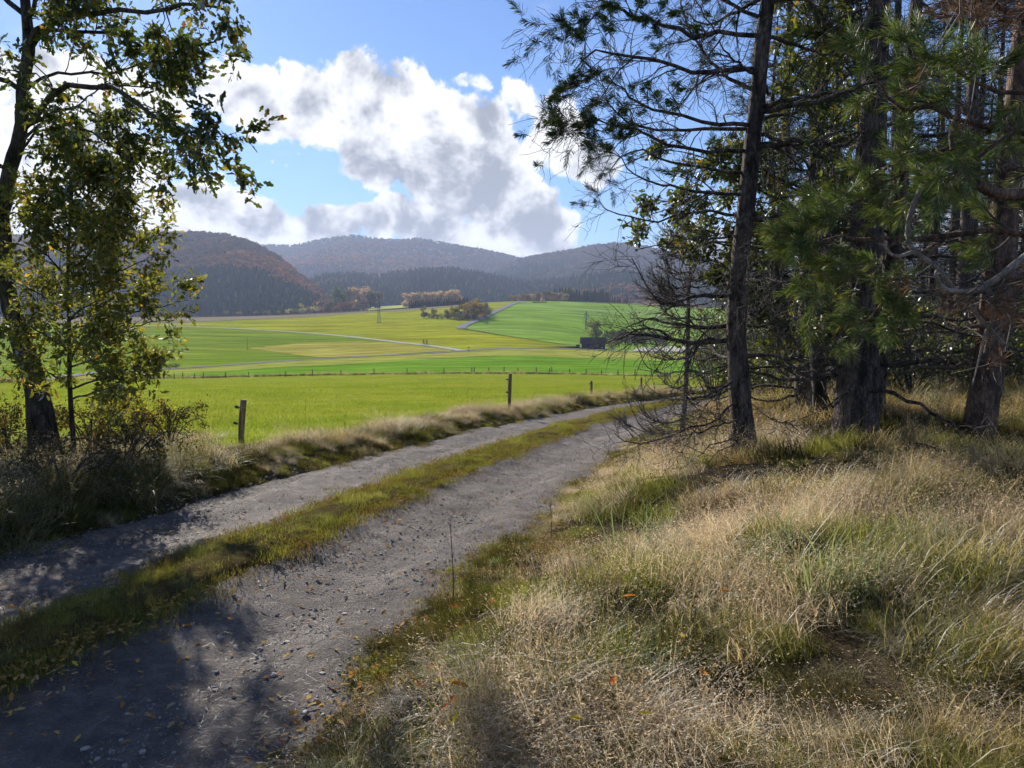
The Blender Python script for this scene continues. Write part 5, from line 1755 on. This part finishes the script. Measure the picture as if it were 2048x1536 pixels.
    tw.build('twigs', M['deadtwig'], o, kind='stuff')
    rd.build('dead_needles', M['rneedle'], o, kind='stuff', label='withered red brown needle sprays')


near_pine()


# ---- the wood behind
def wood_conifer(rng, H=13.0, live=.45):
    tr, br, nd = MB(), MB(), MB()
    k = 14
    T = resample([(0, 0, -.2), (rng.uniform(-.1, .1), rng.uniform(-.1, .1), H * .35), (rng.uniform(-.2, .2), rng.uniform(-.2, .2), H * .7), (rng.uniform(-.2, .2), 0, H)], k)
    R = np.interp(np.linspace(0, 1, k), [0, .06, .5, 1], [.22, .16, .11, .02])
    tr.tubes(T, R, 9)
    n = 85
    u = rng.uniform(.05, .98, n)
    P0 = np.array([np.interp(u, np.linspace(0, 1, k), T[:, q]) for q in range(3)]).T
    a = rng.uniform(0, 6.28, n)
    l = np.where(u < live, rng.uniform(.7, 1.9, n), (1.1 - u) * 3.6 * rng.uniform(.6, 1.1, n) + .15)
    dv = np.c_[np.cos(a), np.sin(a), np.zeros(n)]
    up = rng.uniform(-.25, .2, n)[:, None] * [[0, 0, 1]]
    B = np.stack([P0, P0 + dv * l[:, None] * .4 + up * l[:, None] * .3, P0 + dv * l[:, None] * .75 + up * l[:, None] * .7, P0 + dv * l[:, None] + up * l[:, None] * 1.2], 1)
    Rb = np.linspace(1, .3, 4)[None] * (.012 + .014 * (1 - u))[:, None]
    br.tubes(B, Rb, 4)
    c2 = children(rng, B, Rb, 7, (.3, .8), (.4, 1.1), tro=(0, 0, -.04), t0=.2, k=4, rs=.5, rmin=.004)
    br.tubes(*c2, 3, False)
    c3 = children(rng, c2[0], c2[1], 2, (.12, .35), (.4, 1.0), t0=.3, k=3, rs=.7, rmin=.003)
    br.tubes(*c3, 3, False)
    for src in (c2, c3):
        Q = src[0]
        pick = rng.random(len(Q)) < np.where(Q[:, -1, 2] > live * H, .75, .06)
        Q = Q[pick]
        needles_on(nd, rng, Q[:, -1], Q[:, -1] - Q[:, -2], 12, (.09, .17), .22, .008)
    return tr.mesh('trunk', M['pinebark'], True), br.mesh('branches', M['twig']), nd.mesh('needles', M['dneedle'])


_r = np.random.default_rng(140)
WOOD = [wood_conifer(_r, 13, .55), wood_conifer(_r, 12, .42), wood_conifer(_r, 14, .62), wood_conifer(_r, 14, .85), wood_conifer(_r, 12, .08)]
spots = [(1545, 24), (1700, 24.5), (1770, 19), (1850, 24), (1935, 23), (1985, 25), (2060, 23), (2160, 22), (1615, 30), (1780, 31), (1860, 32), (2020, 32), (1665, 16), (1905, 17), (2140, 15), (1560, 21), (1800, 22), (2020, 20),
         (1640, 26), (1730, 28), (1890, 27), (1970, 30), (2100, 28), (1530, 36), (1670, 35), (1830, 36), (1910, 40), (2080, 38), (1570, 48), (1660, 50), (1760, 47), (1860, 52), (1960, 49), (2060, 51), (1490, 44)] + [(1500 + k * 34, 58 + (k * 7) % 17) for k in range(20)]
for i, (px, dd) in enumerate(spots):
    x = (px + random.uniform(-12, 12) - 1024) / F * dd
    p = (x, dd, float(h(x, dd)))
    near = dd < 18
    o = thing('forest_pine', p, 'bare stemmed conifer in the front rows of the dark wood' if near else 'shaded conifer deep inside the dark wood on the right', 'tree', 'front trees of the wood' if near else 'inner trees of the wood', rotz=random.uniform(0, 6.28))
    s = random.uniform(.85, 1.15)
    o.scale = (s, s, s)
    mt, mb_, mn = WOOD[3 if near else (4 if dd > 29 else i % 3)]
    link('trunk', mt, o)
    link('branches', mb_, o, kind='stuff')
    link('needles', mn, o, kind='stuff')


def under_bush(rng, n=900):
    st, lf = MB(), MB()
    K = 5
    P = []
    for i in range(14):
        a = rng.uniform(0, 6.28)
        r, z = rng.uniform(.3, 1.0), rng.uniform(.8, 1.9)
        P.append(resample([(0, 0, -.05), (math.cos(a) * r * .4, math.sin(a) * r * .4, z * .5), (math.cos(a) * r, math.sin(a) * r, z)], K))
    P = np.array(P)
    R = np.repeat(np.linspace(.014, .004, K)[None], 14, 0)
    st.tubes(P, R, 5)
    c2 = children(rng, P, R, 6, (.25, .6), (.4, 1.2), t0=.25, k=4, rs=.6)
    st.tubes(*c2, 3, False)
    q, d_, s_ = leaf_on(rng, c2[0], 12, (.06, .1), .12, .1, .1)
    add_leaves(lf, rng, q, d_, s_, LEAF2, LEAF2_F)
    return st.mesh('stem', M['twig']), lf.mesh('foliage', M['oakleaf'])


UB = [under_bush(_r) for _ in range(3)]
for i, (px, dd) in enumerate([(1560, 16), (1600, 14.5), (1640, 17), (1690, 16), (1790, 16.5), (1830, 15), (1880, 18), (1920, 16), (1990, 17), (2050, 15.5), (2100, 18), (1540, 20), (1620, 22), (1720, 23), (1800, 22), (1860, 24), (1940, 23), (2020, 24), (1580, 29), (1680, 31), (1770, 30), (1870, 32), (1970, 31), (2070, 30), (1480, 17), (1440, 22), (1505, 28)] + [(1540 + k * 37, 33 + (k * 5) % 14) for k in range(18)]):
    x = (px + random.uniform(-10, 10) - 1024) / F * dd
    o = thing('undergrowth_bush', (x, dd, float(h(x, dd))), 'leafy dark bush in the undergrowth between the pine trunks', 'shrub', 'undergrowth of the wood', rotz=random.uniform(0, 6.28))
    s = random.uniform(.8, 1.5) * (1 if dd < 25 else 1.7)
    o.scale = (s * 1.1, s * 1.1, s)
    ms, ml = UB[i % 3]
    link('stem', ms, o)
    link('foliage', ml, o, kind='stuff')


# ------------------------------------------------------------------ grass
def blades(mb, rng, n, L, W, spread, lean, bend, seg=4, bias=0.0, z0=0.0):
    """n arching blades around the origin"""
    a = rng.uniform(0, 2 * math.pi, n)
    if bias:
        a = rng.normal(0, bias, n)
    r = spread * np.sqrt(rng.random(n))
    b = rng.uniform(0, 2 * math.pi, n)
    P = np.c_[np.cos(b) * r, np.sin(b) * r, np.full(n, z0)]
    l = rng.uniform(L[0], L[1], n)
    w = rng.uniform(W[0], W[1], n)
    th = rng.uniform(lean[0], lean[1], n)
    bd = rng.uniform(bend[0], bend[1], n)
    dx = np.c_[np.cos(a), np.sin(a), np.zeros(n)]
    sx = np.c_[-np.sin(a), np.cos(a), np.zeros(n)]
    tw = rng.uniform(-.6, .6, n)
    V = []
    for s in range(seg + 1):
        t = s / seg
        side = sx * np.cos(tw * t)[:, None] + np.array([0, 0, 1.0]) * np.sin(tw * t)[:, None] * .6
        if s < seg:
            ww = (w * (1 - .75 * t ** 1.5))[:, None] * .5
            V += [P - side * ww, P + side * ww]
        else:
            V += [P]
        ang = th + bd * (t ** 1.2)
        d = dx * np.sin(ang)[:, None] + np.array([0, 0, 1.0]) * np.cos(ang)[:, None]
        P = P + d * (l / seg)[:, None]
    V = np.stack(V, 1)
    k = 2 * seg + 1
    i = np.arange(n)[:, None] * k
    qs = [i + [[2 * s, 2 * s + 1, 2 * s + 3, 2 * s + 2]] for s in range(seg - 1)]
    mb.add(V, [np.concatenate(qs), i + [[2 * seg - 2, 2 * seg - 1, 2 * seg]]])
    return V[:, -1], V[:, -3]


def seeds(mb, rng, tip, prev, n=7, spread=.05, size=(.008, .016)):
    m = len(tip)
    par = np.repeat(np.arange(m), n)
    t = rng.uniform(-.5, 1.6, m * n)[:, None]
    p = prev[par] * (1 - t) + tip[par] * t + rng.normal(size=(m * n, 3)) * spread * .35
    d = norm((tip - prev)[par] + rng.normal(size=(m * n, 3)) * np.linalg.norm(tip - prev, axis=1)[par][:, None] * .5 + [0, 0, -.01])
    add_leaves(mb, rng, p, d, rng.uniform(size[0], size[1], m * n), SEED, LEAF2_F, 0)


_r = np.random.default_rng(150)


def tuft(mat, fn, name='tuft'):
    mb = MB()
    fn(mb)
    return mb.mesh(name, M[mat])


SEED = LEAF2 * np.array([.4, 1, 1])


def patch_mesh(mat, kinds, R_, name='grass_patch'):
    """a small area of sward: (number of tufts, blade arguments, seed arguments)"""
    mb = MB()
    for cnt, kw, sd in kinds:
        for _ in range(cnt):
            sub = MB()
            kk = dict(kw)
            f = _r.uniform(.75, 1.2)
            kk['L'] = tuple(v * f for v in kk['L'])
            tp, pv = blades(sub, _r, **kk)
            if sd:
                seeds(sub, _r, tp, pv, **sd)
            a, r = _r.uniform(0, 6.28), R_ * math.sqrt(_r.random())
            c, s_ = math.cos(t_ := _r.normal(0, .5)), math.sin(t_)
            for v, in zip(sub.v):
                q = v.copy()
                q[:, 0], q[:, 1] = v[:, 0] * c - v[:, 1] * s_ + r * math.cos(a), v[:, 0] * s_ + v[:, 1] * c + r * math.sin(a)
                mb.v.append(q)
            for fc in sub.f:
                mb.f.append(fc + mb.n)
            mb.n += sub.n
    return mb.mesh(name, M[mat])


K_dry = [(13, dict(n=30, L=(.2, .44), W=(.003, .0062), spread=.1, lean=(.2, 1.0), bend=(.9, 2.1), seg=4, bias=1.1), None),
         (4, dict(n=6, L=(.3, .52), W=(.0016, .0026), spread=.1, lean=(.05, .7), bend=(.6, 1.6), seg=4, bias=.9), dict(n=5, spread=.04, size=(.008, .016))),
         (6, dict(n=10, L=(.2, .5), W=(.003, .006), spread=.12, lean=(1.1, 1.5), bend=(-.2, .5), seg=4), None)]
K_pale = [(8, dict(n=28, L=(.2, .42), W=(.0026, .005), spread=.12, lean=(.2, .95), bend=(.9, 2.1), seg=4, bias=1.1), None),
          (8, dict(n=12, L=(.28, .5), W=(.0016, .0026), spread=.12, lean=(.1, .7), bend=(.8, 1.8), seg=4, bias=.9), dict(n=10, spread=.05, size=(.01, .021)))]
K_green = [(15, dict(n=42, L=(.12, .3), W=(.002, .0036), spread=.1, lean=(.05, .7), bend=(.4, 1.8), seg=4), None)]
K_blue = [(4, dict(n=20, L=(.25, .5), W=(.005, .01), spread=.07, lean=(.1, .6), bend=(.6, 1.7), seg=5, bias=.9), None)]
K_straw = [(3, dict(n=4, L=(.4, .85), W=(.002, .0035), spread=.1, lean=(.5, 1.3), bend=(.0, .5), seg=4), None)]
K_short = [(12, dict(n=24, L=(.012, .042), W=(.002, .004), spread=.08, lean=(.05, .9), bend=(.2, 1.2), seg=3), None)]
K_meadow = [(26, dict(n=30, L=(.03, .085), W=(.004, .008), spread=.2, lean=(.05, .6), bend=(.2, 1.2), seg=3), None)]
K_weed = [(12, dict(n=22, L=(.15, .36), W=(.004, .009), spread=.1, lean=(.1, .8), bend=(.4, 1.6), seg=4), None)]


def t_far(mb):
    blades(mb, _r, 40, (.3, .65), (.006, .014), .25, (.05, .5), (.3, 1.3), 4)


T_far = [tuft('drygrass', t_far) for _ in range(3)]
B_dry = [patch_mesh('drygrass', K_dry, .3) for _ in range(4)]
B_pale = [patch_mesh('palegrass', K_pale, .28) for _ in range(3)]
B_green = [patch_mesh('greengrass', K_green, .26) for _ in range(3)]
B_blue = [patch_mesh('bluegrass', K_blue, .15) for _ in range(2)]
B_straw = [patch_mesh('palegrass', K_straw, .3) for _ in range(2)]
B_weed = [patch_mesh('weedgrass', K_weed, .25) for _ in range(3)]
B_short = [patch_mesh('stripgrass', K_short, .2) for _ in range(4)]
B_meadow = [patch_mesh('meadowgrass', K_meadow, .7) for _ in range(4)]
BANK = B_dry + B_pale + B_green + B_blue + B_straw + B_weed      # 4 3 3 2 2 3
PK = dict(dry=(0, 4), pale=(4, 7), green=(7, 10), blue=(10, 12), straw=(12, 14), weed=(14, 17))


def pk(kind, n):
    return _r.integers(*PK[kind], n)


def spread_pts(rng, n, pxr, dr, pw=1.0):
    """points over the land, thinning with distance as dist^-pw per area"""
    px = rng.uniform(pxr[0], pxr[1], n)
    u = rng.random(n)
    e = 2 - pw
    d = (dr[0] ** e + u * (dr[1] ** e - dr[0] ** e)) ** (1 / e) if abs(e) > 1e-6 else dr[0] * (dr[1] / dr[0]) ** u
    x = (px - 1024) / F * d
    return x, d


def grass(name, x, y, kinds, pick, scl, label, lean=(-.5, -.8), leansd=.8, tilt=.04, zoff=-.015, rng=_r):
    P = np.c_[x, y, h(x, y) + zoff]
    n = len(x)
    gx = (h(x + .2, y) - h(x - .2, y)) / .4
    gy = (h(x, y + .2) - h(x, y - .2)) / .4
    rz = math.atan2(lean[1], lean[0]) + rng.normal(0, leansd, n)
    # euler that turns about z first and then lies on the slope
    rot = np.zeros((n, 3))
    from mathutils import Matrix
    for i in range(n):
        nz = Vector((-gx[i] + rng.normal(0, tilt), -gy[i] + rng.normal(0, tilt), 1)).normalized()
        q = Vector((0, 0, 1)).rotation_difference(nz) @ Matrix.Rotation(rz[i], 3, 'Z').to_quaternion()
        rot[i] = q.to_euler('XYZ')
    scatter(name, kinds, P, rot, scl, pick, label, 'grass')


# right bank: matted dry hair grass with green and bluish tufts
x, y = spread_pts(_r, 4200, (-250, 2450), (1.15, 30), 1.1)
s = road_s(x, y)
keep = (s > 1.66 + .22 * fbm(y * 1.3, x * 0, 63, 3)) & (np.hypot(x, y) > 1.1)
x, y, s = x[keep], y[keep], s[keep]
hole = fbm(x * 1.1 + 7, y * 1.1, 91, 3)
low = hole < -.22 + .12 * _r.random(len(x))
n = len(x)
g1 = fbm(x * .8, y * .8, 93, 3) + _r.normal(size=n) * .1
g2 = fbm(x * .7 + 30, y * .7, 95, 3) + _r.normal(size=n) * .08
pick = np.where(_r.random(n) < .26 + .45 * sstep(.0, .3, g1), pk('green', n), np.where(_r.random(n) < .3 + .65 * sstep(-.15, .12, g2), pk('pale', n), pk('dry', n)))
pick = np.where((_r.random(n) < .35) & (s < 2.5), pk('green', n), pick)
pick = np.where(_r.random(n) < .1, pk('weed', n), pick)
pick = np.where(_r.random(n) < .06, pk('blue', n), pick)
pick = np.where(_r.random(n) < .07, pk('straw', n), pick)
pick = np.where((_r.random(n) < .5) & (np.hypot(x, y) > 8) & (s > 4), pk('weed', n), pick)
pick = np.where(low, np.where(_r.random(n) < .55, pk('weed', n), np.where(_r.random(n) < .5, pk('dry', n), pk('green', n))), pick)
edge = sstep(1.6, 2.9, s)
sc = (.3 + .42 * edge) * (.7 + 1.1 * np.clip(hole + .2, 0, .5)) * np.where(low, .62, 1) * _r.uniform(.75, 1.15, n) * (1 + .015 * y)
grass('bank_grass', x, y, BANK, pick, sc, 'matted dry and green grass covering the bank right of the track')

# short turf and moss fringing the ruts
n0 = 1500
yy = 2.2 * (40 / 2.2) ** _r.random(n0)
s = np.where(_r.random(n0) < .75, 1, -1) * (1.6 + .45 * _r.random(n0) + .1 * fbm(yy * 1.3, yy * 0, 64, 2))
keep = fbm(yy * 1.7, s * 2, 65, 2) > -.12
yy, s = yy[keep], s[keep]
g = (road_x(yy + .3) - road_x(yy - .3)) / .6
x, y = road_x(yy) + s / np.sqrt(1 + g * g), yy - s * g / np.sqrt(1 + g * g)
n = len(x)
tf = _r.random(n) < .8
grass('fringe_grass', x, y, B_short + B_weed, np.where(tf, _r.integers(0, 4, n), _r.integers(4, 7, n)), np.where(tf, 1.1, .3) * _r.uniform(.6, 1.3, n), 'short brownish turf fringing both edges of the track', leansd=2.0, zoff=.0)

# floor of the wood
x, y = spread_pts(_r, 900, (1350, 2450), (9, 45), .9)
s = road_s(x, y)
keep = s > 3
x, y = x[keep], y[keep]
n = len(x)
grass('wood_grass', x, y, BANK, np.where(_r.random(n) < .5, pk('dry', n), pk('weed', n)), _r.uniform(.7, 1.3, n) * (1 + .02 * y), 'thin brown grass on the floor of the wood')

# left verge
n0 = 1900
yy = 4.2 * (52 / 4.2) ** _r.random(n0)
s = -1.74 - 1.25 * _r.random(n0) ** 1.1 - .1 * fbm(yy * 1.4, yy * 0, 99, 3)
g = (road_x(yy + .3) - road_x(yy - .3)) / .6
x, y = road_x(yy) + s / np.sqrt(1 + g * g), yy - s * g / np.sqrt(1 + g * g)
n = len(x)
g1 = fbm(x * .7 + 11, y * .7, 103, 3) + _r.normal(size=n) * .1
close = sstep(-2.3, -1.8, s)
pick = np.where(_r.random(n) < .2 + .55 * close + .4 * sstep(.05, .3, g1), np.where(_r.random(n) < .6, pk('green', n), pk('weed', n)), np.where(_r.random(n) < .35, pk('pale', n), pk('dry', n)))
pick = np.where(_r.random(n) < .06, pk('straw', n), pick)
pick = np.where((y < 10.5) & (_r.random(n) < .7), np.where(_r.random(n) < .6, pk('weed', n), pk('green', n)), pick)
clump = np.clip(.8 + 1.1 * fbm(y * .9, s * 1.5, 105, 3), .35, 1.3)
sc = (.42 + .36 * sstep(1.8, 2.2, -s) - .3 * sstep(2.4, 2.9, -s)) * clump * _r.uniform(.75, 1.2, n) * (1 + .008 * y)
grass('verge_grass', x, y, BANK, pick, sc, 'tall dry grass and weeds along the left verge of the track', leansd=2.0)

# around the oak
x, y = spread_pts(_r, 1000, (-500, 420), (5.2, 13), .8)
s = road_s(x, y)
keep = (s < -1.85) & (s > -6.5)
x, y = x[keep], y[keep]
n = len(x)
grass('rank_grass', x, y, BANK, np.where(_r.random(n) < .55, pk('weed', n), np.where(_r.random(n) < .4, pk('green', n), pk('dry', n))), _r.uniform(.6, 1.1, n), 'rank dark grass and weeds around the foot of the big oak', leansd=2.0)

# grassy middle of the track
n0 = 3400
yy = 2.6 * (42 / 2.6) ** _r.random(n0)
ss = _r.uniform(-1, 1, n0)
ss = np.where(ss < 0, ss * strip_edge(yy, 1), ss * strip_edge(yy, 2)) * .8
g = (road_x(yy + .3) - road_x(yy - .3)) / .6
x, y = road_x(yy) + ss / np.sqrt(1 + g * g), yy - ss * g / np.sqrt(1 + g * g)
keep = fbm(x * 2.2, y * 2.2, 107, 2) + .3 + .02 * y > _r.normal(size=n0) * .15
x, y, ss = x[keep], y[keep], ss[keep]
n = len(x)
P = np.c_[x, y, h(x, y) + .055]
rot = np.c_[_r.normal(0, .08, n), _r.normal(0, .08, n), _r.uniform(0, 6.28, n)]
tall = _r.random(n) < .04
scatter('strip_grass', B_short + B_green, P, rot, np.where(tall, .42, 1) * (.5 + .9 * _r.random(n) ** 2) * (1 + .02 * y), np.where(tall, _r.integers(4, 7, n), _r.integers(0, 4, n)), 'short yellow green grass on the raised middle of the track', 'grass')

# near meadow sward
x, y = spread_pts(_r, 9000, (-350, 1600), (8, 150), .95)
s = road_s(x, y)
keep = (s < -3.3) & (y < 136)
x, y = x[keep], y[keep]
n = len(x)
P = np.c_[x, y, h(x, y) + .015]
gy = (h(x, y + .3) - h(x, y - .3)) / .6
rot = np.c_[np.arctan(gy), np.zeros(n), np.zeros(n)]
scatter('meadow_grass', B_meadow, P, rot, _r.uniform(.8, 1.2, n) * (1 + .012 * y), _r.integers(0, 4, n), 'short bright yellow green sward of the near meadow', 'grass')

# rough brown grass under the far fence
q = np.array([hit(px, np.interp(px, [b[0] for b in B1], [b[1] for b in B1]) + .8) for px in np.linspace(-150, 1450, 500)])
q = q[_r.integers(0, 500, 1500)] + np.c_[_r.normal(0, .6, 1500), _r.normal(0, .5, 1500), np.zeros(1500)]
q[:, 2] = h(q[:, 0], q[:, 1]) + .05
scatter('fence_grass', T_far + B_weed, q, np.c_[np.zeros((1500, 2)), _r.uniform(0, 6.28, 1500)], _r.uniform(.9, 1.6, 1500), _r.integers(0, 6, 1500), 'rough brown grass along the far fence line', 'grass')

# ------------------------------------------------------------------ stones, fallen leaves, needles on the track
def track_pts(rng, n, y0, y1, smax=1.55, smin=.4):
    yy = y0 * (y1 / y0) ** rng.random(n)
    ss = rng.uniform(smin, smax, n) * rng.choice([-1, 1], n)
    g = (road_x(yy + .3) - road_x(yy - .3)) / .6
    x, y = road_x(yy) + ss / np.sqrt(1 + g * g), yy - ss * g / np.sqrt(1 + g * g)
    z = h(x, y) + .006 + track_z(ss, yy) + fbm(x * 6, y * 6, 51, 3) * .022 + fbm(x * 1.2, y * 1.2, 52, 2) * .02
    return np.c_[x, y, z]


_r = np.random.default_rng(160)
peb = [rock(_r, 1.0, .55).mesh('pebble', M['stone'], True) for _ in range(4)]
P = track_pts(_r, 20000, 2.2, 30, 1.9, .3)
n = len(P)
sz = .003 + .008 * _r.random(n) ** 5
scatter('gravel', peb, P, np.c_[_r.normal(0, .3, (n, 2)), _r.uniform(0, 6.28, n)], sz * (1 + .03 * P[:, 1]), _r.integers(0, 4, n), 'small grey stones strewn over the wheel ruts', 'gravel')

# fallen pine needles, pale and bent
mb = MB()
blades(mb, _r, 14, (.025, .06), (.0014, .0024), .16, (1.42, 1.57), (-.3, .3), 3, z0=.004)
mb2 = MB()
blades(mb2, _r, 9, (.03, .06), (.0016, .0028), .12, (1.45, 1.57), (-.1, .15), 3, z0=.004)
P = track_pts(_r, 1300, 2.2, 16, 1.85, .3)
n = len(P)
scatter('needle_litter', [mb.mesh('litter', M['drygrass']), mb2.mesh('litter', M['drygrass'])], P + [0, 0, .004], np.c_[np.zeros((n, 2)), _r.uniform(0, 6.28, n)], _r.uniform(.7, 1.2, n), _r.integers(0, 2, n), 'pale fallen pine needles lying on the track', 'litter')

# countable larger stones
for i, (px, py, sz) in enumerate([(575, 1275, .026), (548, 1352, .03), (645, 1353, .022), (440, 1268, .026), (470, 1278, .022), (690, 1226, .022), (855, 1124, .022), (298, 1385, .02), (345, 1398, .018), (620, 1320, .02), (170, 1480, .024), (195, 1500, .02), (385, 1325, .02), (225, 1190, .025), (352, 1134, .026), (680, 1530, .03), (285, 1500, .02), (430, 1370, .018), (255, 1415, .022), (610, 1432, .024)]):
    p = hit(px, py)
    yy = p[1]
    s_ = float(road_s(p[0], p[1]))
    z = p[2] + .006 + float(track_z(s_, yy)) + float(fbm(p[0] * 6, p[1] * 6, 51, 3)) * .022 + float(fbm(p[0] * 1.2, p[1] * 1.2, 52, 2)) * .02
    o = rock(np.random.default_rng(300 + i), sz * .8, .38).build('stone', M['palestone'], None, True, label='pale pebble larger than the gravel around it on the track', category='stone', group='larger pale stones on the track')
    o.location = (p[0], p[1], z + sz * .15)
    o.rotation_euler = (0, 0, i * 1.3)


# fallen leaves
def leaf_mesh(seed, mat):
    r = np.random.default_rng(seed)
    mb = MB()
    t = LEAF.copy()
    t[:, 2] = np.array([0, .06, .05, .16, .1, .12, .05, .12, .1, .16, .05, .06]) * r.uniform(.3, 1.6)
    t[:, 1] -= .5
    mb.add(t, LEAF_F)
    return mb.mesh('fallen_leaf', mat)


M['orange'] = mat_leaf('orange_leaf', [(0, (0.45, 0.15, 0.03)), (1, (0.62, 0.25, 0.04))], trans=.35, source='object')
M['red'] = mat_leaf('red_leaf', [(0, (0.3, 0.07, 0.03)), (1, (0.42, 0.12, 0.04))], trans=.3, source='object')
M['yellowl'] = mat_leaf('yellow_fallen_leaf', [(0, (0.6, 0.45, 0.04)), (1, (0.7, 0.5, 0.06))], trans=.35, source='object')
M['pleaf'] = mat_leaf('pale_dry_leaf', [(0, (0.5, 0.4, 0.28)), (1, (0.6, 0.5, 0.36))], trans=.25, source='object')
FL = [leaf_mesh(k, M['fleaf']) for k in range(4)]
n0 = 5200
yy = 2.6 * (18 / 2.6) ** _r.random(n0)
ss = _r.normal(0, .26, n0)
g = (road_x(yy + .3) - road_x(yy - .3)) / .6
x, y = road_x(yy) + ss / np.sqrt(1 + g * g), yy - ss * g / np.sqrt(1 + g * g)
keep = fbm(x * 1.4 + 5, y * 1.4, 171, 2) > -.05
x, y, ss = x[keep], y[keep], ss[keep]
P = np.c_[x, y, h(x, y) + .06 + .02 * (np.abs(ss) < .4)]
n = len(P)
scatter('leaf_litter', FL, P, np.c_[_r.normal(0, .35, (n, 2)), _r.uniform(0, 6.28, n)], _r.uniform(.022, .045, n), _r.integers(0, 4, n), 'brown and orange fallen leaves along the grassy middle of the track', 'litter')
P = track_pts(_r, 700, 2.4, 12, 1.7, .4)
P[:, 2] += .012
n = len(P)
scatter('leaf_litter', FL, P, np.c_[_r.normal(0, .25, (n, 2)), _r.uniform(0, 6.28, n)], _r.uniform(.025, .05, n), _r.integers(0, 4, n), 'withered fallen leaves scattered over the wheel ruts', 'litter')
n0 = 500
yy = 2.3 * (9 / 2.3) ** _r.random(n0)
ss = 1.55 + .5 * _r.random(n0)
g = (road_x(yy + .3) - road_x(yy - .3)) / .6
x, y = road_x(yy) + ss / np.sqrt(1 + g * g), yy - ss * g / np.sqrt(1 + g * g)
keep = fbm(x * 1.6, y * 1.6, 173, 2) > -.05
P = np.c_[x, y, h(x, y) + .02][keep]
n = len(P)
scatter('leaf_litter', FL, P, np.c_[_r.normal(0, .35, (n, 2)), _r.uniform(0, 6.28, n)], _r.uniform(.025, .05, n), _r.integers(0, 4, n), 'brown fallen leaves gathered at the foot of the right bank', 'litter')
for mk, cn, pts in [('orange', 'orange', [(1257, 1193), (1450, 1183), (840, 1372), (832, 1365), (850, 1362), (916, 1215), (985, 1201), (905, 1212), (1230, 1362), (1405, 1345), (920, 1370), (905, 1396), (1470, 920), (880, 965), (800, 1040), (770, 1045), (850, 1012), (690, 1095), (720, 1005), (640, 1070)]),
                    ('yellow', 'bright yellow', [(912, 1437), (1150, 1437), (880, 1360), (905, 1362), (1362, 1272), (150, 1328), (565, 1158), (1290, 1428)]),
                    ('red', 'dark red', [(861, 1163), (755, 1332), (856, 1358), (860, 1330), (895, 1410), (560, 1482), (1225, 1360)]),
                    ('pleaf', 'pale curled', [(873, 1462), (578, 1236), (855, 1125), (560, 1470), (660, 1215), (300, 1230)])]:
    me = leaf_mesh(50 + len(cn), M[{'yellow': 'yellowl'}.get(mk, mk)])
    for px, py in pts:
        p = hit(px, py)
        s_ = float(road_s(p[0], p[1]))
        lift = .02 if .45 < abs(s_) < 1.5 else (.09 if abs(s_) <= .45 else .12 + .1 * float(sstep(1.6, 2.6, s_)))
        # lie on top of the sward: step back along the sight line
        q = CAM + (p - CAM) * (1 - lift / (CAM[2] - p[2]))
        o = link('fallen_leaf', me, None, label=cn + (' fallen leaf lying on the grass of the bank' if s_ > 1.6 else ' fallen leaf lying on the track'), category='leaf', group=cn + (' leaves on the bank' if s_ > 1.6 else ' leaves on the track'))
        o.location = q
        k = random.uniform(.038, .06)
        o.scale = (k, k, k)
        o.rotation_euler = (random.uniform(-.5, .5), random.uniform(-.5, .5), random.uniform(0, 6.28))


# thin dark weed stalks
def stalk(px, py, top, lean, label, r=.0035, dpt=None):
    p = hit(px, py) if dpt is None else at(px, py, dpt)
    p[2] = float(h(p[0], p[1]))
    Hh = (py - top) / F * p[1]
    o = thing('weed_stalk', p, label, 'weed', 'tall weed stalks')
    P = resample([(0, 0, -.05), (lean * .3, 0, Hh * .5), (lean, .02, Hh)], 8)
    MB().tubes(P, np.linspace(r, r * .5, 8), 5).build('stem', M['twig'], o)
    rg = np.random.default_rng(int(px))
    c = children(rg, P[None], np.full((1, 8), r), 9, (.03, .09), (.4, .9), tro=(0, 0, .1), t0=.25, k=4, rs=.5, rmin=.0012)
    tw = MB().tubes(c[0], c[1], 3)
    tw.build('side_shoots', M['twig'], o, kind='stuff')


stalk(908, 1215, 1045, -.02, 'tall thin dark weed stalk at the right edge of the track')
stalk(1103, 1080, 1003, -.01, 'short dark weed stalk on the bank edge beyond the tallest one')
stalk(690, 850, 818, .0, 'dark dock stalk in the meadow behind the verge', .006, 14.0)
stalk(770, 840, 818, .01, 'smaller dark dock stalk in the meadow right of the first', .006, 14.5)
stalk(935, 820, 755, .01, 'tall thin grass stalk before the meadow left of the middle post', .003, 17.5)
stalk(610, 850, 775, .02, 'thin grass stalk before the meadow right of the nearest post', .003, 13.5)
stalk(1118, 815, 768, .0, 'thin grass stalk right of the middle fence post', .003, 20.5)
